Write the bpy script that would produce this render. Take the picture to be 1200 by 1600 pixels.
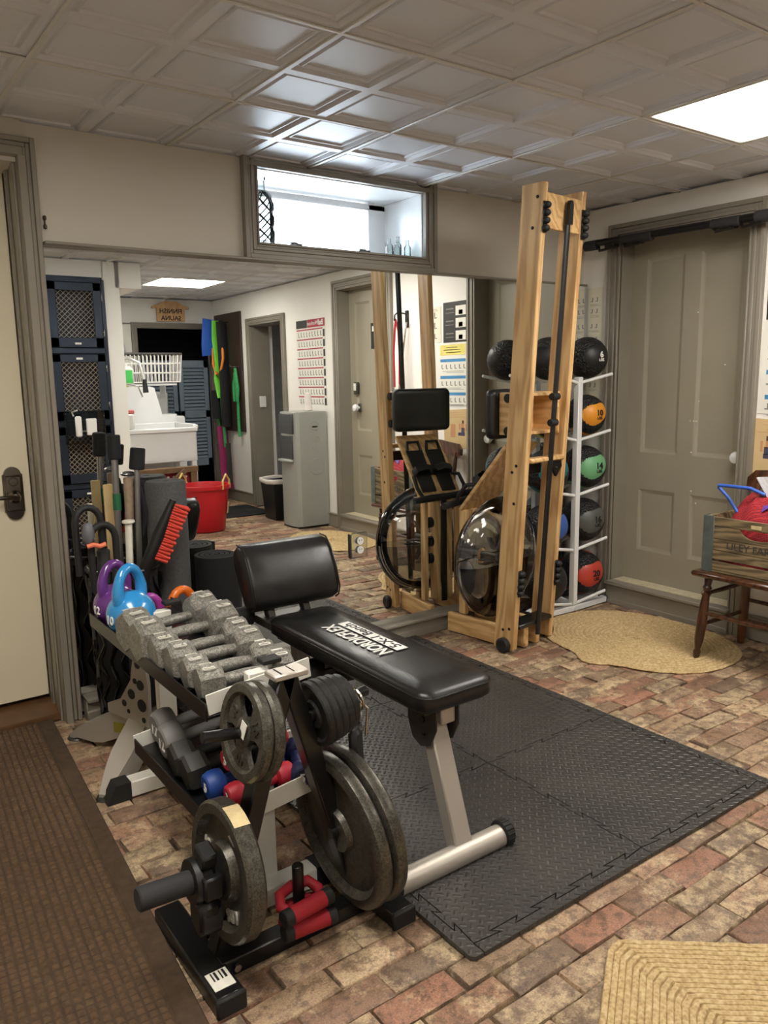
import bpy, bmesh, math, random
from mathutils import Matrix, Vector, Euler
PI = math.pi
random.seed(7)
scene = bpy.context.scene
for o in list(bpy.data.objects):
    bpy.data.objects.remove(o)
COL = scene.collection

# ------------------------------------------------------------------ camera, world, exposure
cam_d = bpy.data.cameras.new('camera')
cam_d.sensor_fit = 'VERTICAL'; cam_d.sensor_height = 36.0; cam_d.sensor_width = 27.0
cam_d.lens = 1238.6 / 1600 * 36.0
cam_d.clip_start = 0.02; cam_d.clip_end = 100
cam = bpy.data.objects.new('camera', cam_d); COL.objects.link(cam)
CR = ((0.80825737, -0.58864545, -0.01471584), (-0.11203492, -0.12920169, -0.98526905), (0.57807283, 0.79799966, -0.17037706))
cx_, cy_, cz_ = Vector(CR[0]), -Vector(CR[1]), -Vector(CR[2])
cam.matrix_world = Matrix(((cx_.x, cy_.x, cz_.x, 0), (cx_.y, cy_.y, cz_.y, 0), (cx_.z, cy_.z, cz_.z, 1.275), (0, 0, 0, 1)))
scene.camera = cam

world = bpy.data.worlds.new('overcast_sky'); scene.world = world
world.use_nodes = True
wb = world.node_tree.nodes['Background']
wb.inputs[0].default_value = (0.80, 0.90, 1.0, 1)
wb.inputs[1].default_value = 8.0

scene.view_settings.view_transform = 'Standard'
scene.view_settings.look = 'None'
scene.view_settings.gamma = 1.0
scene.view_settings.use_curve_mapping = False
scene.view_settings.exposure = 1.13
PANEL_STRENGTH = 9.0
PANEL_COLOR = (1.0, 0.945, 0.865)

# ------------------------------------------------------------------ materials
def S(r, g, b):
    f = lambda c: (c / 255) / 12.92 if c / 255 <= 0.04045 else ((c / 255 + 0.055) / 1.055) ** 2.4
    return (f(r), f(g), f(b), 1.0)
def new_mat(name):
    m = bpy.data.materials.new(name); m.use_nodes = True
    nt = m.node_tree; return m, nt, nt.nodes['Principled BSDF']
def nd(nt, t, **kw):
    n = nt.nodes.new(t)
    for k, v in kw.items(): setattr(n, k, v)
    return n
def ramp(nt, fac, stops, interp='LINEAR'):
    r = nd(nt, 'ShaderNodeValToRGB'); r.color_ramp.interpolation = interp
    els = r.color_ramp.elements
    while len(els) < len(stops): els.new(0.5)
    for e, (p, c) in zip(els, stops): e.position = p; e.color = c
    nt.links.new(fac, r.inputs[0]); return r.outputs[0]
def coords(nt, scale=(1, 1, 1), kind='Object', rot=(0, 0, 0)):
    tc = nd(nt, 'ShaderNodeTexCoord'); mp = nd(nt, 'ShaderNodeMapping')
    mp.inputs['Scale'].default_value = scale; mp.inputs['Rotation'].default_value = rot
    nt.links.new(tc.outputs[kind], mp.inputs[0]); return mp.outputs[0]
def noise(nt, vec, scale, detail=4, rough=0.55):
    n = nd(nt, 'ShaderNodeTexNoise'); n.inputs['Scale'].default_value = scale
    n.inputs['Detail'].default_value = detail; n.inputs['Roughness'].default_value = rough
    nt.links.new(vec, n.inputs['Vector']); return n.outputs[0]
def bump(nt, bs, h, strength=0.3, dist=0.002):
    b = nd(nt, 'ShaderNodeBump'); b.inputs['Strength'].default_value = strength
    b.inputs['Distance'].default_value = dist
    nt.links.new(h, b.inputs['Height']); nt.links.new(b.outputs[0], bs.inputs['Normal'])
def mixc(nt, fac, a, b, mode='MIX'):
    m = nd(nt, 'ShaderNodeMix', data_type='RGBA', blend_type=mode)
    for s, v in ((m.inputs[0], fac), (m.inputs[6], a), (m.inputs[7], b)):
        if hasattr(v, 'is_output'): nt.links.new(v, s)
        else: s.default_value = v
    return m.outputs[2]
def math_n(nt, op, a, b=None):
    m = nd(nt, 'ShaderNodeMath', operation=op)
    for i, v in enumerate((a, b)):
        if v is None: continue
        if hasattr(v, 'is_output'): nt.links.new(v, m.inputs[i])
        else: m.inputs[i].default_value = v
    return m.outputs[0]
MATS = {}
def plain(name, col, rough=0.5, metal=0.0, var=0.12, vscale=6.0, bmp=0.0, bscale=80.0, bdist=0.001, coat=0.0, spec=None):
    """painted / plastic / metal surface with faint colour variation and fine relief"""
    m, nt, bs = new_mat(name)
    v = coords(nt); n = noise(nt, v, vscale, 5)
    c0 = tuple(x * (1 - var) for x in col[:3]) + (1,); c1 = tuple(min(1, x * (1 + var)) for x in col[:3]) + (1,)
    nt.links.new(ramp(nt, n, [(0.3, c0), (0.7, c1)]), bs.inputs['Base Color'])
    bs.inputs['Roughness'].default_value = rough; bs.inputs['Metallic'].default_value = metal
    if coat: bs.inputs['Coat Weight'].default_value = coat; bs.inputs['Coat Roughness'].default_value = 0.1
    if spec is not None: bs.inputs['Specular IOR Level'].default_value = spec
    if bmp: bump(nt, bs, noise(nt, v, bscale, 3), bmp, bdist)
    MATS[name] = m; return m
def wood(name, c_dark, c_light, axis='z', scale=1.0, rough=0.45, coat=0.15, ring=14):
    m, nt, bs = new_mat(name)
    st = {'x': (0.12, 1, 1), 'y': (1, 0.12, 1), 'z': (1, 1, 0.12)}[axis]
    v = coords(nt, tuple(s * scale for s in st))
    w = nd(nt, 'ShaderNodeTexWave', wave_type='BANDS', bands_direction='DIAGONAL')
    w.inputs['Scale'].default_value = ring; w.inputs['Distortion'].default_value = 8.0
    w.inputs['Detail'].default_value = 3; w.inputs['Detail Scale'].default_value = 1.4
    nt.links.new(v, w.inputs['Vector'])
    fine = noise(nt, v, 120, 3)
    mx = math_n(nt, 'ADD', math_n(nt, 'MULTIPLY', w.outputs[1], 0.65), math_n(nt, 'MULTIPLY', fine, 0.35))
    nt.links.new(ramp(nt, mx, [(0.15, c_dark), (0.75, c_light)]), bs.inputs['Base Color'])
    bs.inputs['Roughness'].default_value = rough; bs.inputs['Coat Weight'].default_value = coat
    bump(nt, bs, mx, 0.12, 0.0008)
    MATS[name] = m; return m
def speckle(name, c0, c1, rough=0.45, metal=0.6, scale=420, bmp=0.5):
    """hammertone enamel"""
    m, nt, bs = new_mat(name); v = coords(nt)
    n = noise(nt, v, scale, 2); n2 = noise(nt, v, scale * 0.25, 3)
    s = math_n(nt, 'ADD', math_n(nt, 'MULTIPLY', n, 0.6), math_n(nt, 'MULTIPLY', n2, 0.4))
    nt.links.new(ramp(nt, s, [(0.38, c0), (0.62, c1)]), bs.inputs['Base Color'])
    bs.inputs['Roughness'].default_value = rough; bs.inputs['Metallic'].default_value = metal
    bump(nt, bs, s, bmp, 0.001)
    MATS[name] = m; return m
def emit(name, col, strength):
    m, nt, bs = new_mat(name)
    bs.inputs['Base Color'].default_value = (0.8, 0.8, 0.8, 1)
    bs.inputs['Emission Color'].default_value = (*col, 1); bs.inputs['Emission Strength'].default_value = strength
    MATS[name] = m; return m
def thin_glass(name, tint=(1, 1, 1, 1), gloss=0.1, rough=0.02):
    m = bpy.data.materials.new(name); m.use_nodes = True; nt = m.node_tree; nt.nodes.clear()
    out = nd(nt, 'ShaderNodeOutputMaterial'); tr = nd(nt, 'ShaderNodeBsdfTransparent'); gl = nd(nt, 'ShaderNodeBsdfGlossy')
    tr.inputs[0].default_value = tint; gl.inputs['Roughness'].default_value = rough
    fr = nd(nt, 'ShaderNodeFresnel'); fr.inputs[0].default_value = 1.45
    mx = nd(nt, 'ShaderNodeMixShader')
    nt.links.new(math_n(nt, 'ADD', fr.outputs[0], gloss), mx.inputs[0])
    nt.links.new(tr.outputs[0], mx.inputs[1]); nt.links.new(gl.outputs[0], mx.inputs[2]); nt.links.new(mx.outputs[0], out.inputs[0])
    MATS[name] = m; return m

# ------------------------------------------------------------------ mesh builder
class MB:
    def __init__(s): s.v = []; s.f = []; s.mi = []; s.cur = 0; s.M = Matrix.Identity(4)
    def add(s, vs, fs):
        b = len(s.v); M = s.M
        s.v += [tuple(M @ Vector(p)) for p in vs]
        s.f += [tuple(i + b for i in f) for f in fs]; s.mi += [s.cur] * len(fs)
        return s
    def box(s, c, d, bev=0.0, rot=None):
        hx, hy, hz = d[0] / 2, d[1] / 2, d[2] / 2
        b = min(bev, hx * .99, hy * .99, hz * .99)
        R = Euler(rot).to_matrix() if rot else None
        vs, fs = [], []
        if b <= 0:
            for z in (-1, 1):
                for y in (-1, 1):
                    for x in (-1, 1): vs.append((x * hx, y * hy, z * hz))
            fs = [(0, 2, 3, 1), (4, 5, 7, 6), (0, 1, 5, 4), (2, 6, 7, 3), (0, 4, 6, 2), (1, 3, 7, 5)]
        else:
            idx = {}
            for x in (-1, 1):
                for y in (-1, 1):
                    for z in (-1, 1):
                        for a in range(3):
                            p = [x * (hx - b), y * (hy - b), z * (hz - b)]
                            p[a] = (x * hx, y * hy, z * hz)[a]
                            idx[(x, y, z, a)] = len(vs); vs.append(tuple(p))
            def face(ks): fs.append(tuple(idx[k] for k in ks))
            for g in (-1, 1):
                o = [(-1, -1), (1, -1), (1, 1), (-1, 1)]
                if g < 0: o = o[::-1]
                face([(g, p, q, 0) for p, q in o]); face([(q, g, p, 1) for p, q in o]); face([(p, q, g, 2) for p, q in o])
            for g in (-1, 1):
                for h in (-1, 1):
                    q = [(g, h, -1, 0), (g, h, -1, 1), (g, h, 1, 1), (g, h, 1, 0)]
                    face(q if g * h > 0 else q[::-1])
                    q = [(-1, g, h, 1), (-1, g, h, 2), (1, g, h, 2), (1, g, h, 1)]
                    face(q if g * h > 0 else q[::-1])
                    q = [(h, -1, g, 2), (h, -1, g, 0), (h, 1, g, 0), (h, 1, g, 2)]
                    face(q if g * h > 0 else q[::-1])
            for x in (-1, 1):
                for y in (-1, 1):
                    for z in (-1, 1):
                        q = [(x, y, z, 0), (x, y, z, 1), (x, y, z, 2)]
                        face(q if x * y * z > 0 else q[::-1])
        C = Vector(c)
        vs = [tuple(C + (R @ Vector(p) if R else Vector(p))) for p in vs]
        return s.add(vs, fs)
    def lathe(s, prof, c=(0, 0, 0), axis=(0, 0, 1), seg=24, cap=True, arc=None):
        """prof: list of (radius, height along axis)"""
        q = Vector(axis).normalized().to_track_quat('Z', 'Y').to_matrix(); C = Vector(c)
        vs, fs = [], []; n = len(prof)
        for k in range(seg):
            a = 2 * PI * k / seg
            for r, h in prof: vs.append(tuple(C + q @ Vector((r * math.cos(a), r * math.sin(a), h))))
        for k in range(seg):
            k2 = (k + 1) % seg
            for j in range(n - 1): fs.append((k * n + j, k2 * n + j, k2 * n + j + 1, k * n + j + 1))
        if cap:
            if prof[0][0] > 1e-6: fs.append(tuple(k * n for k in range(seg))[::-1])
            if prof[-1][0] > 1e-6: fs.append(tuple(k * n + n - 1 for k in range(seg)))
        return s.add(vs, fs)
    def cyl(s, p0, p1, r0, r1=None, seg=16, bev=0.0):
        r1 = r0 if r1 is None else r1; p0 = Vector(p0); d = Vector(p1) - p0; L = d.length
        if bev > 0: pr = [(r0 - bev, 0), (r0, bev), (r1, L - bev), (r1 - bev, L)]
        else: pr = [(r0, 0), (r1, L)]
        return s.lathe(pr, p0, d, seg)
    def tube(s, pts, r, seg=10, closed=False, flat=None):
        """swept tube; r number or list; flat=(a,b) elliptical section"""
        P = [Vector(p) for p in pts]; n = len(P); rs = r if isinstance(r, (list, tuple)) else [r] * n
        vs, fs = [], []; up = None
        for i in range(n):
            if closed: t = P[(i + 1) % n] - P[i - 1]
            else: t = P[min(i + 1, n - 1)] - P[max(i - 1, 0)]
            t = t.normalized() if t.length > 1e-9 else Vector((0, 0, 1))
            if up is None:
                up = Vector((0, 0, 1)) if abs(t.z) < 0.9 else Vector((0, 1, 0))
            a = t.cross(up)
            if a.length < 1e-4: a = t.cross(Vector((1, 0.2, 0.1)))
            a.normalize(); b = a.cross(t).normalized(); up = b
            for k in range(seg):
                w = 2 * PI * k / seg
                fa, fb = flat if flat else (1, 1)
                vs.append(tuple(P[i] + (a * math.cos(w) * fa + b * math.sin(w) * fb) * rs[i]))
        m = n if closed else n - 1
        for i in range(m):
            i2 = (i + 1) % n
            for k in range(seg):
                k2 = (k + 1) % seg; fs.append((i * seg + k, i * seg + k2, i2 * seg + k2, i2 * seg + k))
        if not closed:
            fs.append(tuple(range(seg))[::-1]); fs.append(tuple(range((n - 1) * seg, n * seg)))
        return s.add(vs, fs)
    def prism(s, poly, h, M=None, bev=0.0):
        """polygon (x,y) ccw extruded 0..h along local z, placed by matrix M"""
        n = len(poly); M = M or Matrix.Identity(4); vs = []
        if bev > 0:
            cxm = sum(p[0] for p in poly) / n; cym = sum(p[1] for p in poly) / n
            def ins(p):
                d = Vector((p[0] - cxm, p[1] - cym)); L = d.length
                d = d * max(0, (L - bev) / L) if L > 1e-9 else d
                return (cxm + d.x, cym + d.y)
            rings = [([ins(p) for p in poly], 0), (poly, bev), (poly, h - bev), ([ins(p) for p in poly], h)]
        else: rings = [(poly, 0), (poly, h)]
        for pl, z in rings: vs += [tuple(M @ Vector((p[0], p[1], z))) for p in pl]
        fs = []
        for k in range(len(rings) - 1):
            for i in range(n):
                j = (i + 1) % n; fs.append((k * n + i, k * n + j, (k + 1) * n + j, (k + 1) * n + i))
        fs.append(tuple(range(n))[::-1]); fs.append(tuple(range((len(rings) - 1) * n, len(rings) * n)))
        return s.add(vs, fs)
    def sphere(s, c, r, seg=24, rings=14, sc=(1, 1, 1)):
        C = Vector(c); vs = [tuple(C + Vector((0, 0, r * sc[2])))]; fs = []
        for j in range(1, rings):
            t = PI * j / rings
            for k in range(seg):
                a = 2 * PI * k / seg
                vs.append((C.x + r * sc[0] * math.sin(t) * math.cos(a), C.y + r * sc[1] * math.sin(t) * math.sin(a), C.z + r * sc[2] * math.cos(t)))
        vs.append(tuple(C - Vector((0, 0, r * sc[2])))); last = len(vs) - 1
        for k in range(seg): fs.append((0, 1 + k, 1 + (k + 1) % seg))
        for j in range(rings - 2):
            for k in range(seg):
                k2 = (k + 1) % seg; a = 1 + j * seg; b = a + seg; fs.append((a + k, b + k, b + k2, a + k2))
        a = 1 + (rings - 2) * seg
        for k in range(seg): fs.append((last, a + (k + 1) % seg, a + k))
        return s.add(vs, fs)
    def surf(s, fn, nu, nv, thick=0.0):
        vs = [tuple(fn(i / nu, j / nv)) for j in range(nv + 1) for i in range(nu + 1)]; fs = []
        for j in range(nv):
            for i in range(nu):
                a = j * (nu + 1) + i; fs.append((a, a + 1, a + nu + 2, a + nu + 1))
        return s.add(vs, fs)
    def mesh(s, name, smooth=40):
        me = bpy.data.meshes.new(name); me.from_pydata(s.v, [], s.f)
        if any(s.mi): me.polygons.foreach_set('material_index', s.mi)
        if smooth:
            me.polygons.foreach_set('use_smooth', [True] * len(s.f)); me.update()
            me.set_sharp_from_angle(angle=math.radians(smooth))
        me.update(); return me
    def build(s, name, mat, parent=None, smooth=40, kind=None, label=None):
        me = s.mesh(name, smooth); return link(name, me, mat, parent, kind, label)
def link(name, me, mat, parent=None, kind=None, label=None):
    if mat is not None and not me.materials:
        for m in (mat if isinstance(mat, (list, tuple)) else [mat]): me.materials.append(MATS[m] if isinstance(m, str) else m)
    o = bpy.data.objects.new(name, me); COL.objects.link(o)
    if parent is not None:
        o.parent = parent; o.matrix_parent_inverse = WM(parent).inverted()
    if kind: o['kind'] = kind
    if label: o['label'] = label
    return o
def WM(o):
    m = o.matrix_basis.copy()
    if o.parent: m = WM(o.parent) @ o.matrix_parent_inverse @ m
    return m
def tag(o, label, cat, group=None):
    o['label'] = label; o['category'] = cat
    if group: o['group'] = group
    return o
def thing(name, label, cat, loc=(0, 0, 0), rz=0.0, group=None):
    o = bpy.data.objects.new(name, None); COL.objects.link(o); o.empty_display_size = 0.05
    o.location = loc; o.rotation_euler = (0, 0, rz); o.matrix_basis = Matrix.Translation(loc) @ Matrix.Rotation(rz, 4, 'Z')
    return tag(o, label, cat, group)
def dup(root, M, label=None, group=None):
    """copy of a thing, its parts and their sub-parts, placed by matrix M"""
    r = root.copy(); COL.objects.link(r); r.matrix_basis = M
    if label: r['label'] = label
    if group: r['group'] = group
    for ch in list(root.children):
        c = ch.copy(); COL.objects.link(c); c.parent = r
        for g in list(ch.children):
            d = g.copy(); COL.objects.link(d); d.parent = c
    return r
def text_mesh(txt, size, extrude=0.0006, bold=0.0, align='CENTER', sx=1.0):
    cu = bpy.data.curves.new('lettering', 'FONT'); cu.body = txt; cu.size = size; cu.extrude = extrude
    cu.align_x = align; cu.align_y = 'CENTER'; cu.offset = bold; cu.resolution_u = 3
    tmp = bpy.data.objects.new('lettering', cu); COL.objects.link(tmp)
    bpy.context.view_layer.update()
    me = bpy.data.meshes.new_from_object(tmp.evaluated_get(bpy.context.evaluated_depsgraph_get()))
    bpy.data.objects.remove(tmp); bpy.data.curves.remove(cu)
    if sx != 1.0: me.transform(Matrix.Scale(sx, 4, (1, 0, 0)))
    me.materials.clear(); return me
def lettering(txt, size, origin, right, up, mat, parent, extrude=0.0006, bold=0.0, sx=1.0, name='lettering'):
    """flat raised print: right/up are the directions of reading and of the letters' tops"""
    me = text_mesh(txt, size, extrude, bold, sx=sx)
    r = Vector(right).normalized(); u = Vector(up); u = (u - r * u.dot(r)).normalized(); n = r.cross(u)
    M = Matrix(((r.x, u.x, n.x, origin[0]), (r.y, u.y, n.y, origin[1]), (r.z, u.z, n.z, origin[2]), (0, 0, 0, 1)))
    me.transform(M); return link(name, me, mat, parent)
def frame(o, x, y):
    """matrix with local x along x, local y along y"""
    x = Vector(x).normalized(); y = Vector(y); y = (y - x * y.dot(x)).normalized(); z = x.cross(y)
    return Matrix(((x.x, y.x, z.x, o[0]), (x.y, y.y, z.y, o[1]), (x.z, y.z, z.z, o[2]), (0, 0, 0, 1)))
def struct(mb, name, mat, smooth=40): return mb.build(name, mat, None, smooth, kind='structure')
def arc_pts(c, r, a0, a1, n, u=(1, 0, 0), v=(0, 0, 1)):
    u = Vector(u); v = Vector(v); c = Vector(c)
    return [tuple(c + u * r * math.cos(a0 + (a1 - a0) * i / n) + v * r * math.sin(a0 + (a1 - a0) * i / n)) for i in range(n + 1)]

# ------------------------------------------------------------------ room materials
YW, XW, CZ = 3.010, 3.563, 2.130
GX, GY, TP = 1.206, 1.82, 0.6096
plain('wall_paint', S(197, 190, 177), 0.7, var=0.03, vscale=2.0, bmp=0.05, bscale=60)
plain('white_wall_paint', S(234, 231, 224), 0.7, var=0.03, vscale=2.0, bmp=0.05, bscale=60)
plain('tile_paint', S(208, 208, 212), 0.42, var=0.03, vscale=3.0, bmp=0.05, bscale=120)
plain('grid_paint', S(206, 202, 194), 0.4, var=0.03)
plain('trim_paint', S(134, 127, 115), 0.42, var=0.06, vscale=4, bmp=0.06, bscale=40)
plain('door_paint', S(152, 145, 127), 0.45, var=0.05, vscale=3, bmp=0.08, bscale=30)
plain('cream_door', S(226, 216, 188), 0.45, var=0.02, vscale=2)
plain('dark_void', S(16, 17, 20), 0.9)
plain('dark_trim', S(60, 58, 54), 0.5)
plain('chrome', S(200, 200, 200), 0.12, 1.0, var=0.02)
plain('nickel', S(120, 112, 104), 0.22, 1.0, var=0.03)
plain('white_plastic', S(232, 231, 226), 0.35, var=0.02)
plain('white_enamel', S(235, 236, 236), 0.25, var=0.02)
plain('black_plastic', S(20, 20, 21), 0.4, var=0.1)
plain('threshold_wood', S(96, 66, 40), 0.5, var=0.2, vscale=20)
thin_glass('window_glass', (0.97, 0.99, 1, 1), 0.0)
thin_glass('clear_plastic', (0.93, 0.95, 0.95, 1), 0.03)
emit('panel_glow', PANEL_COLOR, PANEL_STRENGTH)
mm, nt_, bs_ = new_mat('mirror_glass'); MATS['mirror_glass'] = mm
bs_.inputs['Base Color'].default_value = (0.90, 0.92, 0.905, 1); bs_.inputs['Metallic'].default_value = 1.0; bs_.inputs['Roughness'].default_value = 0.0

def brick_material():
    m, nt, bs = new_mat('old_brick'); MATS['old_brick'] = m
    oi = nd(nt, 'ShaderNodeObjectInfo'); ge = nd(nt, 'ShaderNodeNewGeometry')
    rnd = math_n(nt, 'FRACT', math_n(nt, 'ADD', math_n(nt, 'MULTIPLY', oi.outputs['Random'], 7.31), ge.outputs['Random Per Island']))
    base = ramp(nt, rnd, [(0.0, S(164, 112, 80)), (0.14, S(132, 96, 72)), (0.27, S(168, 140, 104)), (0.40, S(118, 98, 78)), (0.52, S(168, 120, 86)),
                          (0.63, S(150, 126, 98)), (0.74, S(108, 88, 72)), (0.86, S(176, 152, 116)), (1.0, S(150, 102, 74))])
    pos = ge.outputs['Position']
    mp = nd(nt, 'ShaderNodeMapping'); nt.links.new(pos, mp.inputs[0])
    v = mp.outputs[0]
    n1 = noise(nt, v, 11, 10, 0.72); n2 = noise(nt, v, 38, 8, 0.7); n3 = noise(nt, v, 260, 4, 0.7); n4 = noise(nt, v, 19, 9, 0.75)
    off = math_n(nt, 'ADD', n1, math_n(nt, 'MULTIPLY', math_n(nt, 'SUBTRACT', rnd, 0.5), 0.16))
    pale = ramp(nt, off, [(0.49, (0, 0, 0, 1)), (0.60, (1, 1, 1, 1))])
    c = mixc(nt, math_n(nt, 'MULTIPLY', pale, 0.72), base, S(200, 179, 136))
    dark = ramp(nt, n2, [(0.40, (1, 1, 1, 1)), (0.52, (0, 0, 0, 1))])
    c = mixc(nt, math_n(nt, 'MULTIPLY', dark, 0.50), c, S(70, 56, 44))
    stain = ramp(nt, n4, [(0.42, (1, 1, 1, 1)), (0.49, (0, 0, 0, 1))])
    c = mixc(nt, math_n(nt, 'MULTIPLY', stain, 0.38), c, S(98, 74, 56))
    c = mixc(nt, 0.45, c, ramp(nt, n3, [(0.32, S(60, 50, 40)), (0.68, S(235, 215, 185))]), 'OVERLAY')
    hs = nd(nt, 'ShaderNodeHueSaturation'); hs.inputs['Saturation'].default_value = 0.83; hs.inputs['Value'].default_value = 1.06; nt.links.new(c, hs.inputs['Color']); c = hs.outputs[0]
    nt.links.new(c, bs.inputs['Base Color'])
    bs.inputs['Roughness'].default_value = 0.55
    nt.links.new(ramp(nt, n2, [(0.3, (0.42,) * 3 + (1,)), (0.7, (0.75,) * 3 + (1,))]), bs.inputs['Roughness'])
    bump(nt, bs, math_n(nt, 'ADD', n2, math_n(nt, 'MULTIPLY', n3, 0.4)), 0.55, 0.004)
brick_material()
plain('mortar', S(92, 76, 60), 0.9, var=0.35, vscale=25, bmp=0.6, bscale=60, bdist=0.004)

# ------------------------------------------------------------------ floor of old bricks on edge
mb = MB(); mb.box((1.2, 0.4, -0.06), (6.0, 7.0, 0.09)); floor_o = struct(mb, 'floor', 'mortar', 0)
BL, BW = 0.198, 0.0775
variants = []
rb = random.Random(3)
for k in range(12):
    b = MB(); L, W = BL - 0.002 - rb.random() * 0.008, BW - 0.001 - rb.random() * 0.006
    n = 4; top = []
    def rim(ins, z, jit):
        out = []
        for (x, y) in [(-L/2, -W/2), (-L/6, -W/2), (L/6, -W/2), (L/2, -W/2), (L/2, W/2), (L/6, W/2), (-L/6, W/2), (-L/2, W/2)]:
            sx = 1 - 2 * ins / L; sy = 1 - 2 * ins / W
            out.append((x * sx + rb.uniform(-jit, jit), y * sy + rb.uniform(-jit, jit), z + rb.uniform(-jit, jit) * 0.5))
        return out
    vs = rim(0, -0.03, 0.001) + rim(0.0, -0.0035, 0.0026) + rim(0.0032, 0.0, 0.0030)
    fs = []
    for a in (0, 8):
        for i in range(8): fs.append((a + i, a + (i + 1) % 8, a + 8 + (i + 1) % 8, a + 8 + i))
    fs.append(tuple(range(16, 24)))
    b.add(vs, fs); variants.append(b)
cells = []
row = 0; y = -2.35
mats_cover = [(1.08, 2.27, 1.17, 2.95), (-0.55, 0.48, 0.0, 3.1)]
def cam_px(p):
    q = Vector(p) - Vector((0, 0, 1.275)); c = [Vector(r).dot(q) for r in CR]
    return (600 + 1238.6 * c[0] / c[2], 800 + 1238.6 * c[1] / c[2], c[2]) if c[2] > 0.05 else None
while y < 3.05:
    x = -0.6 + (0.5 * BL if row % 2 else 0) + rb.uniform(-0.02, 0.02)
    while x < 3.6:
        cells.append((x, y, rb.randrange(12), rb.choice((0, PI)), rb.uniform(-0.016, 0.016), rb.uniform(-0.004, 0.001)))
        x += BL + rb.uniform(-0.006, 0.006)
    y += BW; row += 1
def score(c):
    x, y = c[0], c[1]
    if any(a < x < b and d < y < e for a, b, d, e in mats_cover): return 0
    p = cam_px((x, y, 0))
    if p is None or not (-30 < p[0] < 1230 and -30 < p[1] < 1640): return 0
    return 1 / p[2]
cells = [c for c in cells if not (0 < c[0] < 0 )]
order = sorted(cells, key=score, reverse=True)
meshes = []
for i, b in enumerate(variants):
    me = b.mesh('brick', 50); me.materials.append(MATS['old_brick']); meshes.append(me)
rest = MB()
for i, (x, y, k, rz, dr, dz) in enumerate(order):
    M = Matrix.Translation((x, y, dz)) @ Matrix.Rotation(rz + dr, 4, 'Z')
    if i < 298 and score((x, y)) > 0:
        o = bpy.data.objects.new('brick', meshes[k]); COL.objects.link(o); o.matrix_basis = M; o.parent = floor_o
    else:
        rest.M = M; rest.add(variants[k].v, variants[k].f)
rest.M = Matrix()
rest.build('brick_paving', 'old_brick', floor_o, 50, kind='stuff', label='old bricks of the floor further off')

# ------------------------------------------------------------------ ceiling: coffered lay-in tiles
mb = MB(); mb.box((1.2, 0.4, CZ + 0.075), (6.0, 7.0, 0.06)); ceil_o = struct(mb, 'ceiling', 'grid_paint', 0)
def coffer_tile():
    t = MB(); h = TP / 2
    rings = [(0.0, 0.0), (0.017, 0.0), (0.024, 0.011), (0.034, 0.012), (0.039, 0.005), (0.043, 0.005), (0.047, 0.011)]
    for sx in (-1, 1):
        for sy in (-1, 1):
            cx, cy = sx * h / 2, sy * h / 2; vs = []; fs = []; s = h / 2
            for ins, z in rings:
                e = s - ins
                vs += [(cx - e, cy - e, z), (cx - e, cy + e, z), (cx + e, cy + e, z), (cx + e, cy - e, z)]
            for k in range(len(rings) - 1):
                for i in range(4):
                    j = (i + 1) % 4; fs.append((k * 4 + i, k * 4 + j, k * 4 + 4 + j, k * 4 + 4 + i))
            b = (len(rings) - 1) * 4; fs.append((b, b + 1, b + 2, b + 3)); t.add(vs, fs)
    t.box((0, 0, 0.026), (TP - 0.002, TP - 0.002, 0.02))
    return t
tile_me = coffer_tile().mesh('ceiling_tile', 25); tile_me.materials.append(MATS['tile_paint'])
lights = [(2, -1), (2, -2), (2, -5), (-2, -1), (-2, -2), (-2, -5)]      # (column, row) of the light panels in the grid
rt = random.Random(5)
for i in range(-4, 5):
    for j in range(-7, 3):
        if (i, j) in lights: continue
        o = bpy.data.objects.new('ceiling_tile', tile_me); COL.objects.link(o); o.parent = ceil_o
        o.matrix_basis = Matrix.Translation((GX + (i + .5) * TP, GY + (j + .5) * TP, CZ + rt.uniform(0, 0.002))) @ Euler((rt.uniform(-.003, .003), rt.uniform(-.003, .003), 0)).to_matrix().to_4x4()
gb = MB()
for i in range(-4, 6): gb.box((GX + i * TP, GY - 2.2 * TP, CZ - 0.001), (0.012, 10 * TP, 0.006), 0.002)
gbar = gb.build('grid_bar', 'grid_paint', ceil_o)
gb = MB()
for j in range(-7, 4): gb.box((GX + 0.5 * TP, GY + j * TP, CZ - 0.0012), (9 * TP, 0.012, 0.0058), 0.002)
gb.build('grid_bar', 'grid_paint', ceil_o)
lnames = {(2, -1): 'bright square ceiling light panel near the grey panelled door', (2, -2): 'ceiling light panel beside the one near the grey door, farther from the mirror',
          (2, -5): 'ceiling light panel reflected in the mirror near the sauna sign', (-2, -1): 'ceiling light panel above the brown doormat near the left door', (-2, -2): 'ceiling light panel above the near end of the brown doormat', (-2, -5): 'ceiling light panel at the back left of the room'}
for (i, j) in lights:
    cx, cy = GX + (i + .5) * TP, GY + (j + .5) * TP
    t = thing('ceiling_light', lnames[(i, j)], 'ceiling light', (cx, cy, CZ), group='ceiling light panels')
    f = MB()
    for sx, sy, dx, dy in ((0, 1, TP - .01, .02), (0, -1, TP - .01, .02), (1, 0, .02, TP - .05), (-1, 0, .02, TP - .05)):
        f.box((cx + sx * (TP / 2 - .016), cy + sy * (TP / 2 - .016), CZ + 0.004), (dx, dy, 0.012), 0.003)
    f.build('frame', 'grid_paint', t)
    d = MB(); d.box((cx, cy, CZ + 0.006), (TP - .05, TP - .05, 0.006)); d.build('diffuser', 'panel_glow', t, 0)

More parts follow.
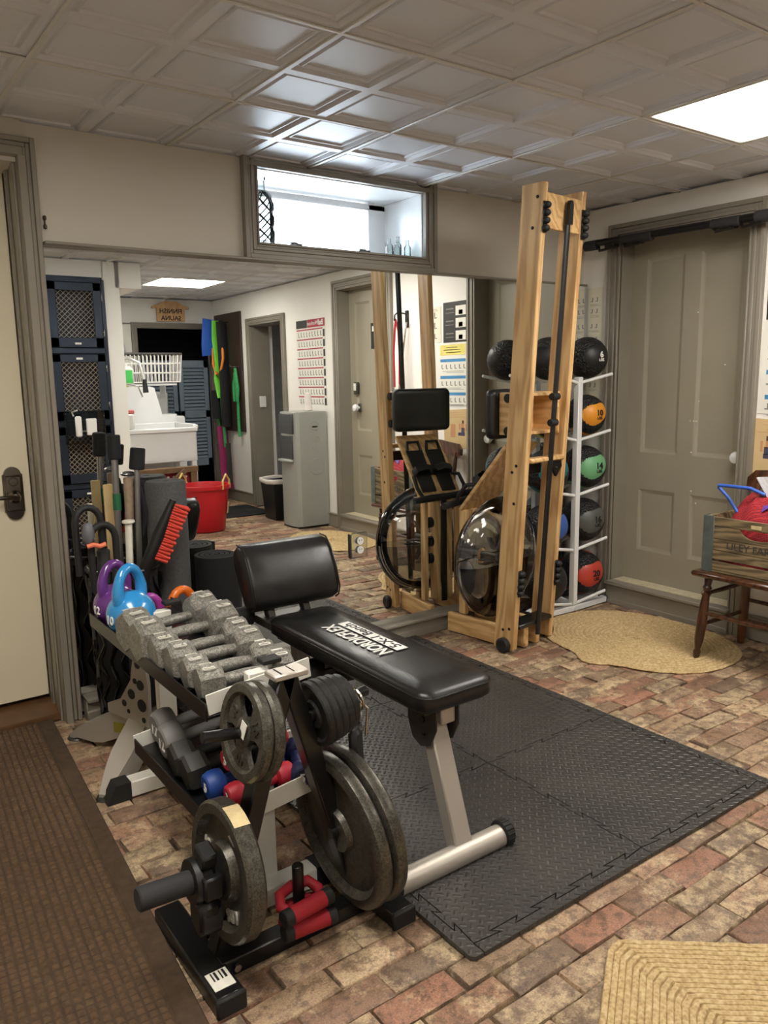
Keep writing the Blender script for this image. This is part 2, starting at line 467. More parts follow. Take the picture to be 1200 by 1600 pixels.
# ------------------------------------------------------------------ walls
W = MB()
T = 0.34
W.box((-0.505, YW + T / 2, 1.06 + 1.01), (2.40, T, 0.14)); W.box((0.0, YW + T - 0.03, 1.0), (1.8, 0.06, 2.1))                   # over the left door; added unseen backing behind the leaf shuts out sky light
W.box((-0.95, YW + T / 2, 1.06), (1.4, T, 2.14))
W.box((0.695 + 0.435, YW + T / 2, 0.5 * (1.735 + 2.13)), (0.87, T, 2.13 - 1.735))     # above mirror, left of window
W.box((0.5 * (2.43 + 3.65), YW + T / 2, 0.5 * (1.735 + 2.13)), (1.22, T, 2.13 - 1.735))
W.box((2.0, YW + T / 2, 0.5 * (1.735 + 1.81)), (0.87, T, 0.075))
W.box((2.0, YW + T / 2, 2.12), (0.87, T, 0.03))
W.box((0.5 * (0.70 + 3.65), YW + 0.03 + T / 2, 1.735 / 2), (2.95, T - .03, 1.735))    # behind the mirror
wall_back = struct(W, 'wall_back', 'wall_paint', 0)
W = MB(); D = 0.12       # right wall with two recessed doors and an open doorway
def seg_y(y0, y1, z0, z1): W.box((XW + D, (y0 + y1) / 2, (z0 + z1) / 2), (2 * D, y1 - y0, z1 - z0))
seg_y(2.765, 3.3, 0, CZ); seg_y(2.035, 2.765, 1.97, CZ); seg_y(1.04, 2.035, 0, CZ); seg_y(0.32, 1.04, 1.99, CZ)
seg_y(-0.68, 0.32, 0, CZ); seg_y(-1.38, -0.68, 1.82, CZ); seg_y(-2.5, -1.38, 0, CZ)
wall_right = struct(W, 'wall_right', 'white_wall_paint', 0)
W = MB()
W.box((1.4, -2.35, 2.0), (4.7, 0.1, 0.26)); W.box((0.86, -2.35, 0.94), (3.62, 0.1, 1.88)); W.box((3.6, -2.35, 0.94), (0.1, 0.1, 1.88))
struct(W, 'wall_front', 'white_wall_paint', 0)
W = MB(); W.box((-0.9, 0.4, 1.06), (0.1, 5.6, 2.14)); struct(W, 'wall_left', 'wall_paint', 0)
W = MB()                  # partition that holds the lockers
W.box((1.815, -0.02, CZ / 2), (0.12, 0.14, CZ)); W.box((1.285, -0.02, CZ / 2), (0.09, 0.14, CZ)); W.box((1.55, -0.02, 0.5 * (2.01 + CZ)), (0.42, 0.14, CZ - 2.01))
W.box((1.815, -1.2, CZ / 2), (0.12, 2.2, CZ)); W.box((1.94, -0.35, 2.04), (0.19, 0.8, 0.18))
W.box((1.285, -1.2, CZ / 2), (0.09, 2.3, CZ))
struct(W, 'wall_partition', 'white_wall_paint', 0)
# dark room behind the far doorway and behind the open doorway
plain('grey_room_paint', S(190, 190, 190), 0.7)
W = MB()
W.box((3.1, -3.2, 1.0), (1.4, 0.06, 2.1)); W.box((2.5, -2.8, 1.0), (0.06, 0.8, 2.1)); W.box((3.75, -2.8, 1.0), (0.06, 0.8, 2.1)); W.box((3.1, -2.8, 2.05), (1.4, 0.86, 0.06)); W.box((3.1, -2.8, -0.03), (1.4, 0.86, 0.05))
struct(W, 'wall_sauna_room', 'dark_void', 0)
W = MB()
W.box((4.75, -1.0, 1.0), (0.06, 1.8, 2.1)); W.box((4.25, -1.9, 1.0), (1.0, 0.06, 2.1)); W.box((4.25, -0.15, 1.0), (1.0, 0.06, 2.1)); W.box((4.25, -1.0, 2.05), (1.1, 1.8, 0.06)); W.box((4.25, -1.0, -0.03), (1.1, 1.8, 0.05))
struct(W, 'wall_side_room', 'grey_room_paint', 0)

# ------------------------------------------------------------------ mirror panel, its top trim, its base
MA, MBt = -0.0145, 0.004
mn = Vector((math.sin(MA), -math.cos(MA) * math.cos(MBt), math.sin(MBt))).normalized()
M0 = Vector((2.0, 2.992, 0.9))
def on_mirror(x, z): return Vector((x, M0.y - (mn.x * (x - M0.x) + mn.z * (z - M0.z)) / mn.y, z))
mx0, mx1, mz0, mz1 = 0.738, 3.535, 0.085, 1.742
mir = MB(); q = [on_mirror(mx0, mz0), on_mirror(mx1, mz0), on_mirror(mx1, mz1), on_mirror(mx0, mz1)]
bk = [p + Vector((0, 0.006, 0)) for p in q]
mir.add([tuple(p) for p in q + bk], [(0, 1, 2, 3), (7, 6, 5, 4), (0, 4, 5, 1), (1, 5, 6, 2), (2, 6, 7, 3), (3, 7, 4, 0)])
mo = mir.build('wall_mirror', 'mirror_glass', None, 0)
tag(mo, 'large frameless mirror covering the wall below the window', 'mirror')
tr = MB()
tr.box((0.5 * (0.735 + 3.55), YW - 0.022, 1.741), (3.55 - 0.735, 0.042, 0.010), 0.002)
struct(tr, 'trim_1', 'trim_paint')
tr = MB()
tr.box((2.14, YW - 0.035, 0.045), (2.80, 0.05, 0.09), 0.004); tr.box((2.14, YW - 0.045, 0.083), (2.80, 0.075, 0.014), 0.003); tr.box((2.14, YW - 0.06, 0.02), (2.80, 0.02, 0.04), 0.004)
struct(tr, 'baseboard_back', 'trim_paint')
bb = MB()
for y0, y1 in ((1.105, 1.97), (-0.62, 0.245), (-2.3, -1.45)):
    bb.box((XW - 0.008, (y0 + y1) / 2, 0.06), (0.016, y1 - y0, 0.12), 0.003); bb.box((XW - 0.012, (y0 + y1) / 2, 0.115), (0.024, y1 - y0, 0.014), 0.004)
struct(bb, 'baseboard_right', 'trim_paint')

# ------------------------------------------------------------------ moulded casing helper
def casing(mb, axis, fixed, a0, a1, z0, z1, w, out, sides='LRT', proud=0.022):
    """moulded frame round an opening a0..a1, z0..z1 on plane axis=fixed; out=+1/-1 direction towards the room"""
    prof = [(0.0, 1.0), (0.28, 0.72), (0.52, 0.85), (0.72, 0.62), (0.86, 0.8)]
    def bar(u0, u1, v0, v1):
        cu, cv, du, dv = (u0 + u1) / 2, (v0 + v1) / 2, abs(u1 - u0), abs(v1 - v0)
        return cu, cv, du, dv
    for k, (s, h) in enumerate(prof):
        e = prof[k + 1][0] if k + 1 < len(prof) else 1.0
        i0, i1 = w * (1 - e), w * (1 - s); t = proud * h
        def put(u0, u1, v0, v1):
            cu, cv, du, dv = bar(u0, u1, v0, v1)
            if axis == 'y': mb.box((cu, fixed + out * t / 2, cv), (du, t, dv), 0.002)
            else: mb.box((fixed + out * t / 2, cu, cv), (t, du, dv), 0.002)
        if 'L' in sides: put(a0 - i1, a0 - i0, z0 - (i1 if 'B' in sides else 0), z1 + i1)
        if 'R' in sides: put(a1 + i0, a1 + i1, z0 - (i1 if 'B' in sides else 0), z1 + i1)
        if 'T' in sides: put(a0 - i0, a1 + i0, z1 + i0, z1 + i1)
        if 'B' in sides: put(a0 - i0, a1 + i0, z0 - i1, z0 - i0)

# ------------------------------------------------------------------ window: frame, sill, sash, glass
wn = MB(); wx0, wx1, wz0, wz1 = 1.568, 2.428, 1.812, 2.098
casing(wn, 'y', YW, wx0, wx1, wz0, wz1, 0.066, -1, 'LRB', 0.03)
wn.box(((wx0 + wx1) / 2, YW - 0.012, wz1 + 0.012), (wx1 - wx0 + 0.13, 0.024, 0.022), 0.003)
win = struct(wn, 'window_1', 'trim_paint')
sl = MB(); sl.box((2.0, YW + 0.16, wz0 - 0.004), (wx1 - wx0, 0.31, 0.012), 0.003); sl.build('window_sill', 'white_enamel', win)
rv = MB(); rv.box((wx0 - 0.002, YW + .16, 1.95), (0.012, 0.31, .29)); rv.box((wx1 + 0.002, YW + .16, 1.95), (0.012, 0.31, .29)); rv.box((2.0, YW + .16, wz1 + 0.004), (wx1 - wx0, 0.31, .012))
rv.build('window_reveal', 'white_enamel', win, 0)
sh = MB(); ys = YW + 0.312
for (x, z, dx, dz) in ((2.0, wz0 + .016, .86, .028), (2.0, wz1 - .02, .86, .03), (wx0 + .018, 1.955, .03, .29), (wx1 - .05, 1.955, .10, .29)):
    sh.box((x, ys, z), (dx, 0.035, dz), 0.004)
sh.build('sash', 'white_enamel', win)
pn = MB(); pn.box((2.0, ys, 1.955), (0.80, 0.004, 0.24)); pn.build('pane', 'window_glass', win, 0)
for x in (1.90, 2.28):
    h = MB(); h.box((x, ys - 0.028, 1.872), (0.035, 0.02, 0.012), 0.003); h.box((x + .025, ys - 0.035, 1.868), (0.03, 0.012, 0.01), 0.003); h.build('latch', 'dark_trim', win)

# ------------------------------------------------------------------ left cream door
ld = MB(); jx = 0.672
casing(ld, 'y', YW, -0.25, jx, 0.0, 2.018, 0.058, -1, 'RT', 0.03)
ld.box((jx + 0.013, YW + 0.10, 1.0), (0.028, 0.26, 2.04), 0.003)
for k, (yy, dx) in enumerate(((YW + 0.03, 0.012), (YW + 0.075, 0.006), (YW + 0.14, 0.010))): ld.box((jx - dx / 2, yy, 1.0), (dx, 0.03, 2.02), 0.003)
ld.box((0.2, YW + 0.10, 2.03), (0.98, 0.26, 0.03), 0.003)
struct(ld, 'trim_2', 'trim_paint')
dr = MB(); dr.box((jx - 0.005 - 0.45, YW + 0.215, 0.045 + 0.985), (0.90, 0.04, 1.97), 0.003)
door1 = struct(dr, 'door_1', 'cream_door')
th = MB(); th.box((0.22, YW + 0.13, 0.012), (0.92, 0.22, 0.03), 0.005); th.build('threshold', 'threshold_wood', door1)
hx, hz, hy = 0.604, 0.858, YW + 0.195
es = MB(); es.box((hx, hy - 0.006, hz), (0.072, 0.014, 0.150), 0.006); es.box((hx, hy - 0.012, hz), (0.058, 0.012, 0.134), 0.005)
for s in (-1, 1): es.cyl((hx, hy, hz + s * 0.07), (hx, hy - 0.012, hz + s * 0.07), 0.03, seg=20)
esc = es.build('escutcheon', 'nickel', door1)
tb = MB(); tb.lathe([(0.026, 0), (0.026, 0.006), (0.02, 0.012), (0.014, 0.03), (0.0, 0.032)], (hx, hy - .016, hz - .012), (0, -1, 0), 20)
tb.tube([(hx, hy - .04, hz - .012), (hx - .02, hy - .052, hz - .010), (hx - .06, hy - .055, hz - .008), (hx - .11, hy - .05, hz - .006)], [.009, .009, .008, .007], 10)
tb.build('lever', 'nickel', esc)
cy = MB(); cy.cyl((hx, hy - .016, hz + .045), (hx, hy - .024, hz + .045), 0.016, seg=18, bev=.002); cy.build('keyway', 'nickel', esc)
lt = MB(); lt.box((0.748, YW - 0.006, 1.826), (0.012, 0.012, 0.016), 0.003); lt.box((0.748, YW - 0.006, 1.797), (0.012, 0.012, 0.016), 0.003); lt.box((0.748, YW - 0.004, 1.811), (0.006, 0.006, 0.03), 0.001)
tag(lt.build('door_catch', 'nickel'), 'small metal catch on the wall beside the left door casing', 'catch')

# ------------------------------------------------------------------ panelled doors on the right wall
def panel_door(name, y0, y1, z0, z1, mat, xf, panels):
    """leaf whose room face is at x=xf (facing -x) with framed recessed panels"""
    d = MB(); d.box((xf + 0.024, (y0 + y1) / 2, (z0 + z1) / 2), (0.026, y1 - y0, z1 - z0))
    ys_ = sorted({y0, y1, *[p[0] for p in panels], *[p[1] for p in panels]}); zs_ = sorted({z0, z1, *[p[2] for p in panels], *[p[3] for p in panels]})
    for a, b in zip(ys_, ys_[1:]):
        for c, e in zip(zs_, zs_[1:]):
            if not any(p[0] - 1e-6 <= a and b <= p[1] + 1e-6 and p[2] - 1e-6 <= c and e <= p[3] + 1e-6 for p in panels):
                d.box((xf + 0.007, (a + b) / 2, (c + e) / 2), (0.014, b - a + .0004, e - c + .0004))
    o = struct(d, name, mat, 0)
    for (a, b, c, e) in panels:
        p = MB(); i1 = 0.018
        vs = []; fs = []
        for ins, x in ((0, xf), (0.006, xf + .002), (i1, xf + .010), (i1 + .008, xf + .012)):
            vs += [(x, a + ins, c + ins), (x, b - ins, c + ins), (x, b - ins, e - ins), (x, a + ins, e - ins)]
        for k in range(3):
            for i in range(4):
                j = (i + 1) % 4; fs.append((k * 4 + i, k * 4 + j, k * 4 + 4 + j, k * 4 + 4 + i))
        fs.append((12, 13, 14, 15)); p.add(vs, [f[::-1] for f in fs]); p.build('panel', mat, o, 20)
    return o
def knob(o, x, y, z):
    k = MB(); k.lathe([(0.012, 0), (0.010, 0.02), (0.026, 0.028), (0.031, 0.044), (0.026, 0.058), (0.0, 0.064)], (x, y, z), (-1, 0, 0), 20); k.build('door_knob', 'white_enamel', o)
    p = MB(); p.box((x - .003, y, z), (.006, .04, .07), .003); p.build('knob_plate', 'dark_trim', o)
def door_set(n, y0, y1, zt, knob_y, tn, step_h):
    d = MB(); dc = XW + 0.10
    casing(d, 'x', XW, y0, y1, 0.0 if n == 3 else 0.0, zt, 0.075, -1, 'LRT', 0.028)
    for yy in (y0, y1): d.box((XW + 0.09, yy + (0.008 if yy == y1 else -0.008), zt / 2), (0.2, 0.016, zt), 0.002)
    d.box((XW + 0.09, (y0 + y1) / 2, zt + 0.008), (0.2, y1 - y0, 0.016), 0.002)
    struct(d, tn, 'trim_paint')
    w = y1 - y0; m = (y0 + y1) / 2; pz = [(0.30, 0.64), (0.84, zt - 0.10)]
    pn = []
    for a, b in pz: pn += [(y0 + .085, m - .045, a, b), (m + .045, y1 - .085, a, b)]
    o = panel_door('door_%d' % n, y0, y1, step_h + 0.005, zt, 'door_paint', XW + 0.10, pn)
    knob(o, XW + 0.10, knob_y, 0.855 if n == 2 else 1.03)
    s = MB(); s.box((XW - 0.028 + 0.08, m, step_h / 2), (0.16, w + 0.02, step_h), 0.003)
    s.box((XW - 0.036 + 0.09, m, step_h - 0.004), (0.20, w + 0.03, 0.022), 0.006)
    s.box((XW - 0.026 + .06, m, 0.012), (0.14, w + .02, .03), .003)
    st = s.build('step', 'trim_paint', o)
    plain('worn_sill_%d' % n, S(190, 180, 152), 0.6, var=0.15, vscale=30)
    for k in range(4):
        b = MB(); l = (w - .02) / 4; b.box((XW + .052, y0 + .01 + l * (k + .5), step_h + .009), (0.09, l - .003, .006), .0015); b.build('sill_board', 'worn_sill_%d' % n, st)
    return o
door2 = door_set(2, 2.045, 2.755, 1.955, 2.09, 'trim_3', 0.118)
door3 = door_set(3, 0.33, 1.03, 1.98, 0.46, 'trim_4', 0.128)
rp = random.Random(9)
ch = MB()
for (a, z) in ((2.36, 1.56), (2.355, 1.02), (2.375, 1.02), (2.34, 1.02), (2.36, .86), (2.33, 1.12), (2.20, 1.3), (2.10, 1.05), (2.095, .98), (2.10, .92), (2.35, .66), (2.32, .6)):
    ch.box((XW + 0.0995, a, z), (0.001, rp.uniform(.004, .010), rp.uniform(.003, .007)))
ch.build('paint_chips', 'white_plastic', door2, 0, kind='stuff')
tr = MB(); casing(tr, 'x', XW, -1.37, -0.69, 0.0, 1.81, 0.07, -1, 'LRT', 0.025)
for yy in (-1.37, -0.69): tr.box((XW + 0.10, yy + (0.006 if yy > -1 else -0.006), 0.9), (0.2, 0.012, 1.81), 0.002)
tr.box((XW + 0.10, -1.03, 1.816), (0.2, 0.68, 0.012)); struct(tr, 'trim_5', 'trim_paint')
tr = MB(); casing(tr, 'y', -2.3, 2.72, 3.5, 0.0, 1.83, 0.06, 1, 'LRT', 0.022); struct(tr, 'trim_6', 'trim_paint')

# ------------------------------------------------------------------ gym materials
speckle('hammertone', S(96, 94, 88), S(168, 165, 156), 0.42, 0.45, 420, 0.16)
speckle('cast_iron', S(64, 62, 56), S(100, 97, 87), 0.32, 0.6, 300, 0.2)
speckle('dark_iron', S(30, 30, 30), S(52, 52, 50), 0.42, 0.4, 260, 0.3)
plain('raised_number', S(214, 210, 200), 0.4, 0.2, var=0.08)
plain('black_enamel', S(18, 18, 19), 0.28, 0.0, var=0.15, bmp=0.03, bscale=200)
plain('rack_white', S(222, 219, 208), 0.35, 0.0, var=0.04)
plain('silver_paint', S(182, 175, 164), 0.42, 0.5, var=0.04)
plain('gunmetal', S(74, 71, 68), 0.4, 0.6, var=0.08)
plain('rubber', S(22, 22, 22), 0.62, var=0.15, bmp=0.1, bscale=150)
plain('grip_foam', S(42, 42, 44), 0.75, var=0.2, bmp=0.25, bscale=300)
plain('grey_neoprene', S(118, 117, 115), 0.62, var=0.06, bmp=0.1, bscale=400)
plain('red_neoprene', S(178, 36, 52), 0.5, var=0.06)
plain('blue_neoprene', S(28, 66, 140), 0.5, var=0.06)
plain('navy_neoprene', S(26, 34, 74), 0.5, var=0.06)
plain('red_foam', S(150, 22, 34), 0.7, var=0.1, bmp=0.2, bscale=300)
plain('kb_blue', S(42, 134, 196), 0.22, var=0.04, coat=0.5)
plain('kb_purple', S(92, 44, 118), 0.22, var=0.04, coat=0.5)
plain('kb_orange', S(232, 116, 34), 0.3, var=0.04, coat=0.3)
plain('kb_magenta', S(166, 66, 160), 0.3, var=0.04, coat=0.3)
plain('print_white', S(235, 235, 230), 0.6, var=0.02)
plain('print_black', S(24, 24, 24), 0.6)
plain('sticker', S(228, 224, 212), 0.5, var=0.06, vscale=60)
plain('tan_sticker', S(206, 186, 140), 0.6, var=0.15, vscale=50)
plain('yellow_label', S(128, 120, 40), 0.5, var=0.1)
plain('roller_foam', S(72, 72, 72), 0.85, var=0.25, vscale=140, bmp=0.4, bscale=260)
plain('yoga_black', S(15, 16, 18), 0.8, var=0.2, bmp=0.2, bscale=200)
plain('spring_steel', S(190, 184, 172), 0.2, 1.0)
wood('ash_wood', S(190, 148, 96), S(222, 184, 128), 'z', 1.0, 0.42, 0.25, 12)
wood('ash_wood_flat', S(192, 150, 96), S(222, 184, 128), 'y', 1.0, 0.42, 0.25, 12)
wood('dark_chair_wood', S(48, 26, 14), S(86, 50, 28), 'z', 1.0, 0.3, 0.4, 16)
wood('crate_wood', S(88, 76, 54), S(138, 120, 88), 'y', 1.0, 0.75, 0.0, 20)
def leather():
    m, nt, bs = new_mat('black_vinyl'); MATS['black_vinyl'] = m; v = coords(nt)
    n = noise(nt, v, 14, 5); vo = nd(nt, 'ShaderNodeTexVoronoi'); vo.inputs['Scale'].default_value = 420; nt.links.new(v, vo.inputs['Vector'])
    nt.links.new(ramp(nt, n, [(0.3, S(18, 18, 19)), (0.7, S(30, 29, 28))]), bs.inputs['Base Color'])
    nt.links.new(ramp(nt, n, [(0.3, (0.28,) * 3 + (1,)), (0.7, (0.44,) * 3 + (1,))]), bs.inputs['Roughness'])
    bump(nt, bs, math_n(nt, 'ADD', vo.outputs[0], n), 0.12, 0.0012)
leather()
def tread():
    """black EVA foam with embossed dashes in alternating directions"""
    m, nt, bs = new_mat('foam_tread'); MATS['foam_tread'] = m
    ge = nd(nt, 'ShaderNodeNewGeometry'); mp = nd(nt, 'ShaderNodeMapping'); nt.links.new(ge.outputs['Position'], mp.inputs[0])
    mp.inputs['Rotation'].default_value = (0, 0, PI / 4); mp.inputs['Scale'].default_value = (48, 48, 48)
    sp = nd(nt, 'ShaderNodeSeparateXYZ'); nt.links.new(mp.outputs[0], sp.inputs[0])
    X, Y = sp.outputs[0], sp.outputs[1]
    par = math_n(nt, 'MODULO', math_n(nt, 'ADD', math_n(nt, 'ADD', math_n(nt, 'FLOOR', X), math_n(nt, 'FLOOR', Y)), 1000.0), 2.0)
    u = math_n(nt, 'ABSOLUTE', math_n(nt, 'SUBTRACT', math_n(nt, 'FRACT', X), 0.5)); w = math_n(nt, 'ABSOLUTE', math_n(nt, 'SUBTRACT', math_n(nt, 'FRACT', Y), 0.5))
    def bar(a, b): return math_n(nt, 'MULTIPLY', math_n(nt, 'MAXIMUM', math_n(nt, 'SUBTRACT', 1.0, math_n(nt, 'MULTIPLY', a, 4.5)), 0.0), math_n(nt, 'MINIMUM', math_n(nt, 'MAXIMUM', math_n(nt, 'MULTIPLY', math_n(nt, 'SUBTRACT', 0.48, b), 7.0), 0.0), 1.0))
    h = math_n(nt, 'ADD', math_n(nt, 'MULTIPLY', par, bar(u, w)), math_n(nt, 'MULTIPLY', math_n(nt, 'SUBTRACT', 1.0, par), bar(w, u)))
    n = noise(nt, ge.outputs['Position'], 5, 5)
    nt.links.new(ramp(nt, n, [(0.3, S(50, 49, 47)), (0.7, S(64, 62, 58))]), bs.inputs['Base Color'])
    bs.inputs['Roughness'].default_value = 0.42; bump(nt, bs, h, 0.8, 0.0032)
tread()
def jute():
    m, nt, bs = new_mat('jute_braid'); MATS['jute_braid'] = m
    ge = nd(nt, 'ShaderNodeNewGeometry'); P = ge.outputs['Position']
    n = noise(nt, P, 60, 4, 0.7); n2 = noise(nt, P, 5, 3); vo = nd(nt, 'ShaderNodeTexVoronoi'); vo.inputs['Scale'].default_value = 105; nt.links.new(P, vo.inputs['Vector'])
    s = math_n(nt, 'ADD', math_n(nt, 'MULTIPLY', n, 0.7), math_n(nt, 'MULTIPLY', vo.outputs[0], 0.45))
    c = ramp(nt, s, [(0.3, S(150, 124, 84)), (0.55, S(188, 162, 116)), (0.8, S(214, 192, 148))])
    nt.links.new(mixc(nt, math_n(nt, 'MULTIPLY', n2, 0.35), c, S(168, 140, 92)), bs.inputs['Base Color'])
    bs.inputs['Roughness'].default_value = 0.9; bump(nt, bs, s, 0.7, 0.0025)
jute()
plain('brown_mat', S(70, 54, 38), 0.9, var=0.25, vscale=40, bmp=0.5, bscale=400, bdist=0.002)
plain('brown_nub', S(88, 68, 47), 0.92, var=0.3, vscale=60, bmp=0.6, bscale=500, bdist=0.002)

# ------------------------------------------------------------------ interlocking foam mat
def puzzle(p, q, n=9, d=0.016):
    """points of a dovetail line from p to q"""
    p = Vector((*p, 0)); q = Vector((*q, 0)); t = (q - p); L = t.length; t /= L; nrm = Vector((-t.y, t.x, 0)); out = []
    st = L / n
    for k in range(n):
        s = 1 if k % 2 else -1
        a, b = k * st, (k + 1) * st; e = st * 0.14
        if k > 0: out.append(p + t * (a - e) + nrm * s * d / 2 * 1)
        else: out.append(p.copy())
        if k < n - 1: out.append(p + t * (b + e) + nrm * s * d / 2)
        else: out.append(q.copy())
    return [(v.x, v.y) for v in out]
def shrink(poly, g=0.0017):
    out = []; n = len(poly)
    for i in range(n):
        a = Vector(poly[i - 1]); b = Vector(poly[i]); c = Vector(poly[(i + 1) % n])
        d1 = (b - a); d2 = (c - b)
        if d1.length < 1e-9 or d2.length < 1e-9: out.append(poly[i]); continue
        n1 = Vector((-d1.y, d1.x)).normalized(); n2 = Vector((-d2.y, d2.x)).normalized(); m = n1 + n2
        if m.length < 1e-6: out.append(poly[i]); continue
        m.normalize(); k = g / max(0.3, m.dot(n1)); out.append((b.x + m.x * k, b.y + m.y * k))
    return out
XS = [1.085, 1.690, 2.275]; YS = [1.178, 1.775, 2.375, 2.945]
seam = {}
for i in range(3):
    for j in range(3): seam[('v', i, j)] = puzzle((XS[i], YS[j]), (XS[i], YS[j + 1]))
for i in range(2):
    for j in range(4): seam[('h', i, j)] = puzzle((XS[i], YS[j]), (XS[i + 1], YS[j]))
tnames = {(0, 0): 'under the bench foot, nearest the plate rack', (1, 0): 'at the front corner towards the jute rugs', (0, 1): 'below the middle of the weight bench', (1, 1): 'in the middle of the right column, beside the bench',
          (0, 2): 'below the bench backrest next to the mirror', (1, 2): 'next to the rowing machine by the mirror'}
for i in range(2):
    for j in range(3):
        poly = seam[('h', i, j)] + seam[('v', i + 1, j)][1:] + seam[('h', i, j + 1)][::-1][1:] + seam[('v', i, j)][::-1][1:-1]
        t = thing('foam_mat_tile', 'black textured foam floor tile ' + tnames[(i, j)], 'floor mat', ((XS[i] + XS[i + 1]) / 2, (YS[j] + YS[j + 1]) / 2, 0), group='interlocking black foam floor tiles')
        m = MB(); m.prism(shrink(poly), 0.0112, Matrix.Translation((0, 0, 0.0018))); m.build('tile', 'foam_tread', t, 0)
        def strip(line, off):
            a, b = line[0], line[-1]
            m = MB(); e0 = -0.036 if (off[0] and j == 0) else 0; e1 = 0.02 if (off[0] and j == 2) else 0; cr = 0.010 if e0 else 0
            o2 = ([(b[0], b[1] + e1)] if e1 else []) + [(b[0] + off[0], b[1] + off[1] + e1)] + ([(a[0] + off[0], a[1] + off[1] + e0 + cr), (a[0] + off[0] * .7, a[1] + e0)] if e0 else [(a[0] + off[0], a[1] + off[1])]) + ([(a[0], a[1] + e0)] if e0 else [])
            pl = line + o2
            ar = sum(pl[k - 1][0] * pl[k][1] - pl[k][0] * pl[k - 1][1] for k in range(len(pl)))
            if ar < 0: pl = pl[::-1]
            m.prism(shrink(pl), 0.0112, Matrix.Translation((0, 0, 0.0018))); m.build('edge_strip', 'foam_tread', t, 0)
        if j == 0: strip(seam[('h', i, 0)], (0, -0.036))
        if j == 2: strip(seam[('h', i, 3)], (0, 0.02))
        if i == 0: strip(seam[('v', 0, j)], (-0.036, 0))
        if i == 1: strip(seam[('v', 2, j)], (0.036, 0))

# ------------------------------------------------------------------ brown waffle doormat
ang = math.atan2(0.641 - 0.518, 3.138 - 1.341)
t = thing('doormat', 'dark brown waffle-textured runner mat in front of the left door', 'mat', (0.0, 1.7, 0))
Mm = Matrix.Translation((0.518, 1.341, 0)) @ Matrix.Rotation(-ang, 4, 'Z')    # local y runs along the right edge
b = MB(); b.M = Mm; b.box((-0.50, 0.45, 0.006), (1.0, 2.7, 0.008), 0.003); b.build('backing', 'brown_mat', t)
b = MB(); b.M = Mm
for x, y, dx, dy in ((-0.027, 0.45, 0.05, 2.69), (-0.5, 1.772, 0.90, 0.05)): b.box((x, y, 0.0105), (dx, dy, 0.004), 0.002)
b.build('border', 'brown_mat', t)
b = MB(); b.M = Mm; pit = 0.0205; rn = random.Random(2)
for i in range(44):
    for j in range(120):
        x = -0.066 - i * pit; y = 1.735 - j * pit
        if i % 2 == 0 and j % 2 == 0 or True:
            s = pit * 0.40; k = s * 0.55; z = 0.0140 + rn.uniform(-.0012, .0012); q = rn.uniform(-.001, .001)
            b.add([(x - s, y - s, .0095), (x + s, y - s, .0095), (x + s, y + s, .0095), (x - s, y + s, .0095), (x - k + q, y - k, z), (x + k, y - k + q, z), (x + k + q, y + k, z), (x - k, y + k, z)],
                  [(0, 1, 5, 4), (1, 2, 6, 5), (2, 3, 7, 6), (3, 0, 4, 7), (4, 5, 6, 7)])
b.build('nubs', 'brown_nub', t, 60, kind='stuff')

# ------------------------------------------------------------------ braided jute rugs
def ring_rug(name, label, c, outline, n, h=0.011):
    t = thing(name, label, 'rug', (c[0], c[1], 0), group='braided jute rugs'); N = 72
    for k in range(n):
        s0 = (k + 0.5) / n
        pts = []
        for i in range(N):
            a = 2 * PI * i / N; r = outline(a) * s0; pts.append((c[0] + r * math.cos(a), c[1] + r * math.sin(a), h * 0.5 + 0.0015 * math.sin(a * 31 + k)))
        w = outline(0.6) / n
        b = MB(); b.tube(pts, w * 0.52, 8, closed=True, flat=(1.0, h / w * 1.0)); b.build('braid', 'jute_braid', t)
    b = MB(); b.prism([(c[0] + outline(2 * PI * i / 48) * .99 * math.cos(2 * PI * i / 48), c[1] + outline(2 * PI * i / 48) * .99 * math.sin(2 * PI * i / 48)) for i in range(48)], 0.005, Matrix.Translation((0, 0, 0.0012)))
    b.build('backing', 'jute_braid', t, 0); return t
def out1(a):
    ca, sa = math.cos(a), math.sin(a); r = 1 / ((abs(ca) / 0.375) ** 2.3 + (abs(sa) / 0.475) ** 2.3) ** (1 / 2.3)
    d = (a - math.radians(188) + PI) % (2 * PI) - PI
    return r + 0.07 * math.exp(-(d / 0.20) ** 2)
ring_rug('jute_rug', 'oval braided jute rug in front of the grey panelled door under the chair leg', (3.125, 2.255), out1, 20)
def out3(a):
    ca, sa = math.cos(a), math.sin(a); return 1 / ((abs(ca) / 0.28) ** 2.4 + (abs(sa) / 0.44) ** 2.4) ** (1 / 2.4)
ring_rug('jute_rug', 'braided jute rug before the far door, seen in the mirror beside the water cooler', (3.22, 0.70), out3, 12)
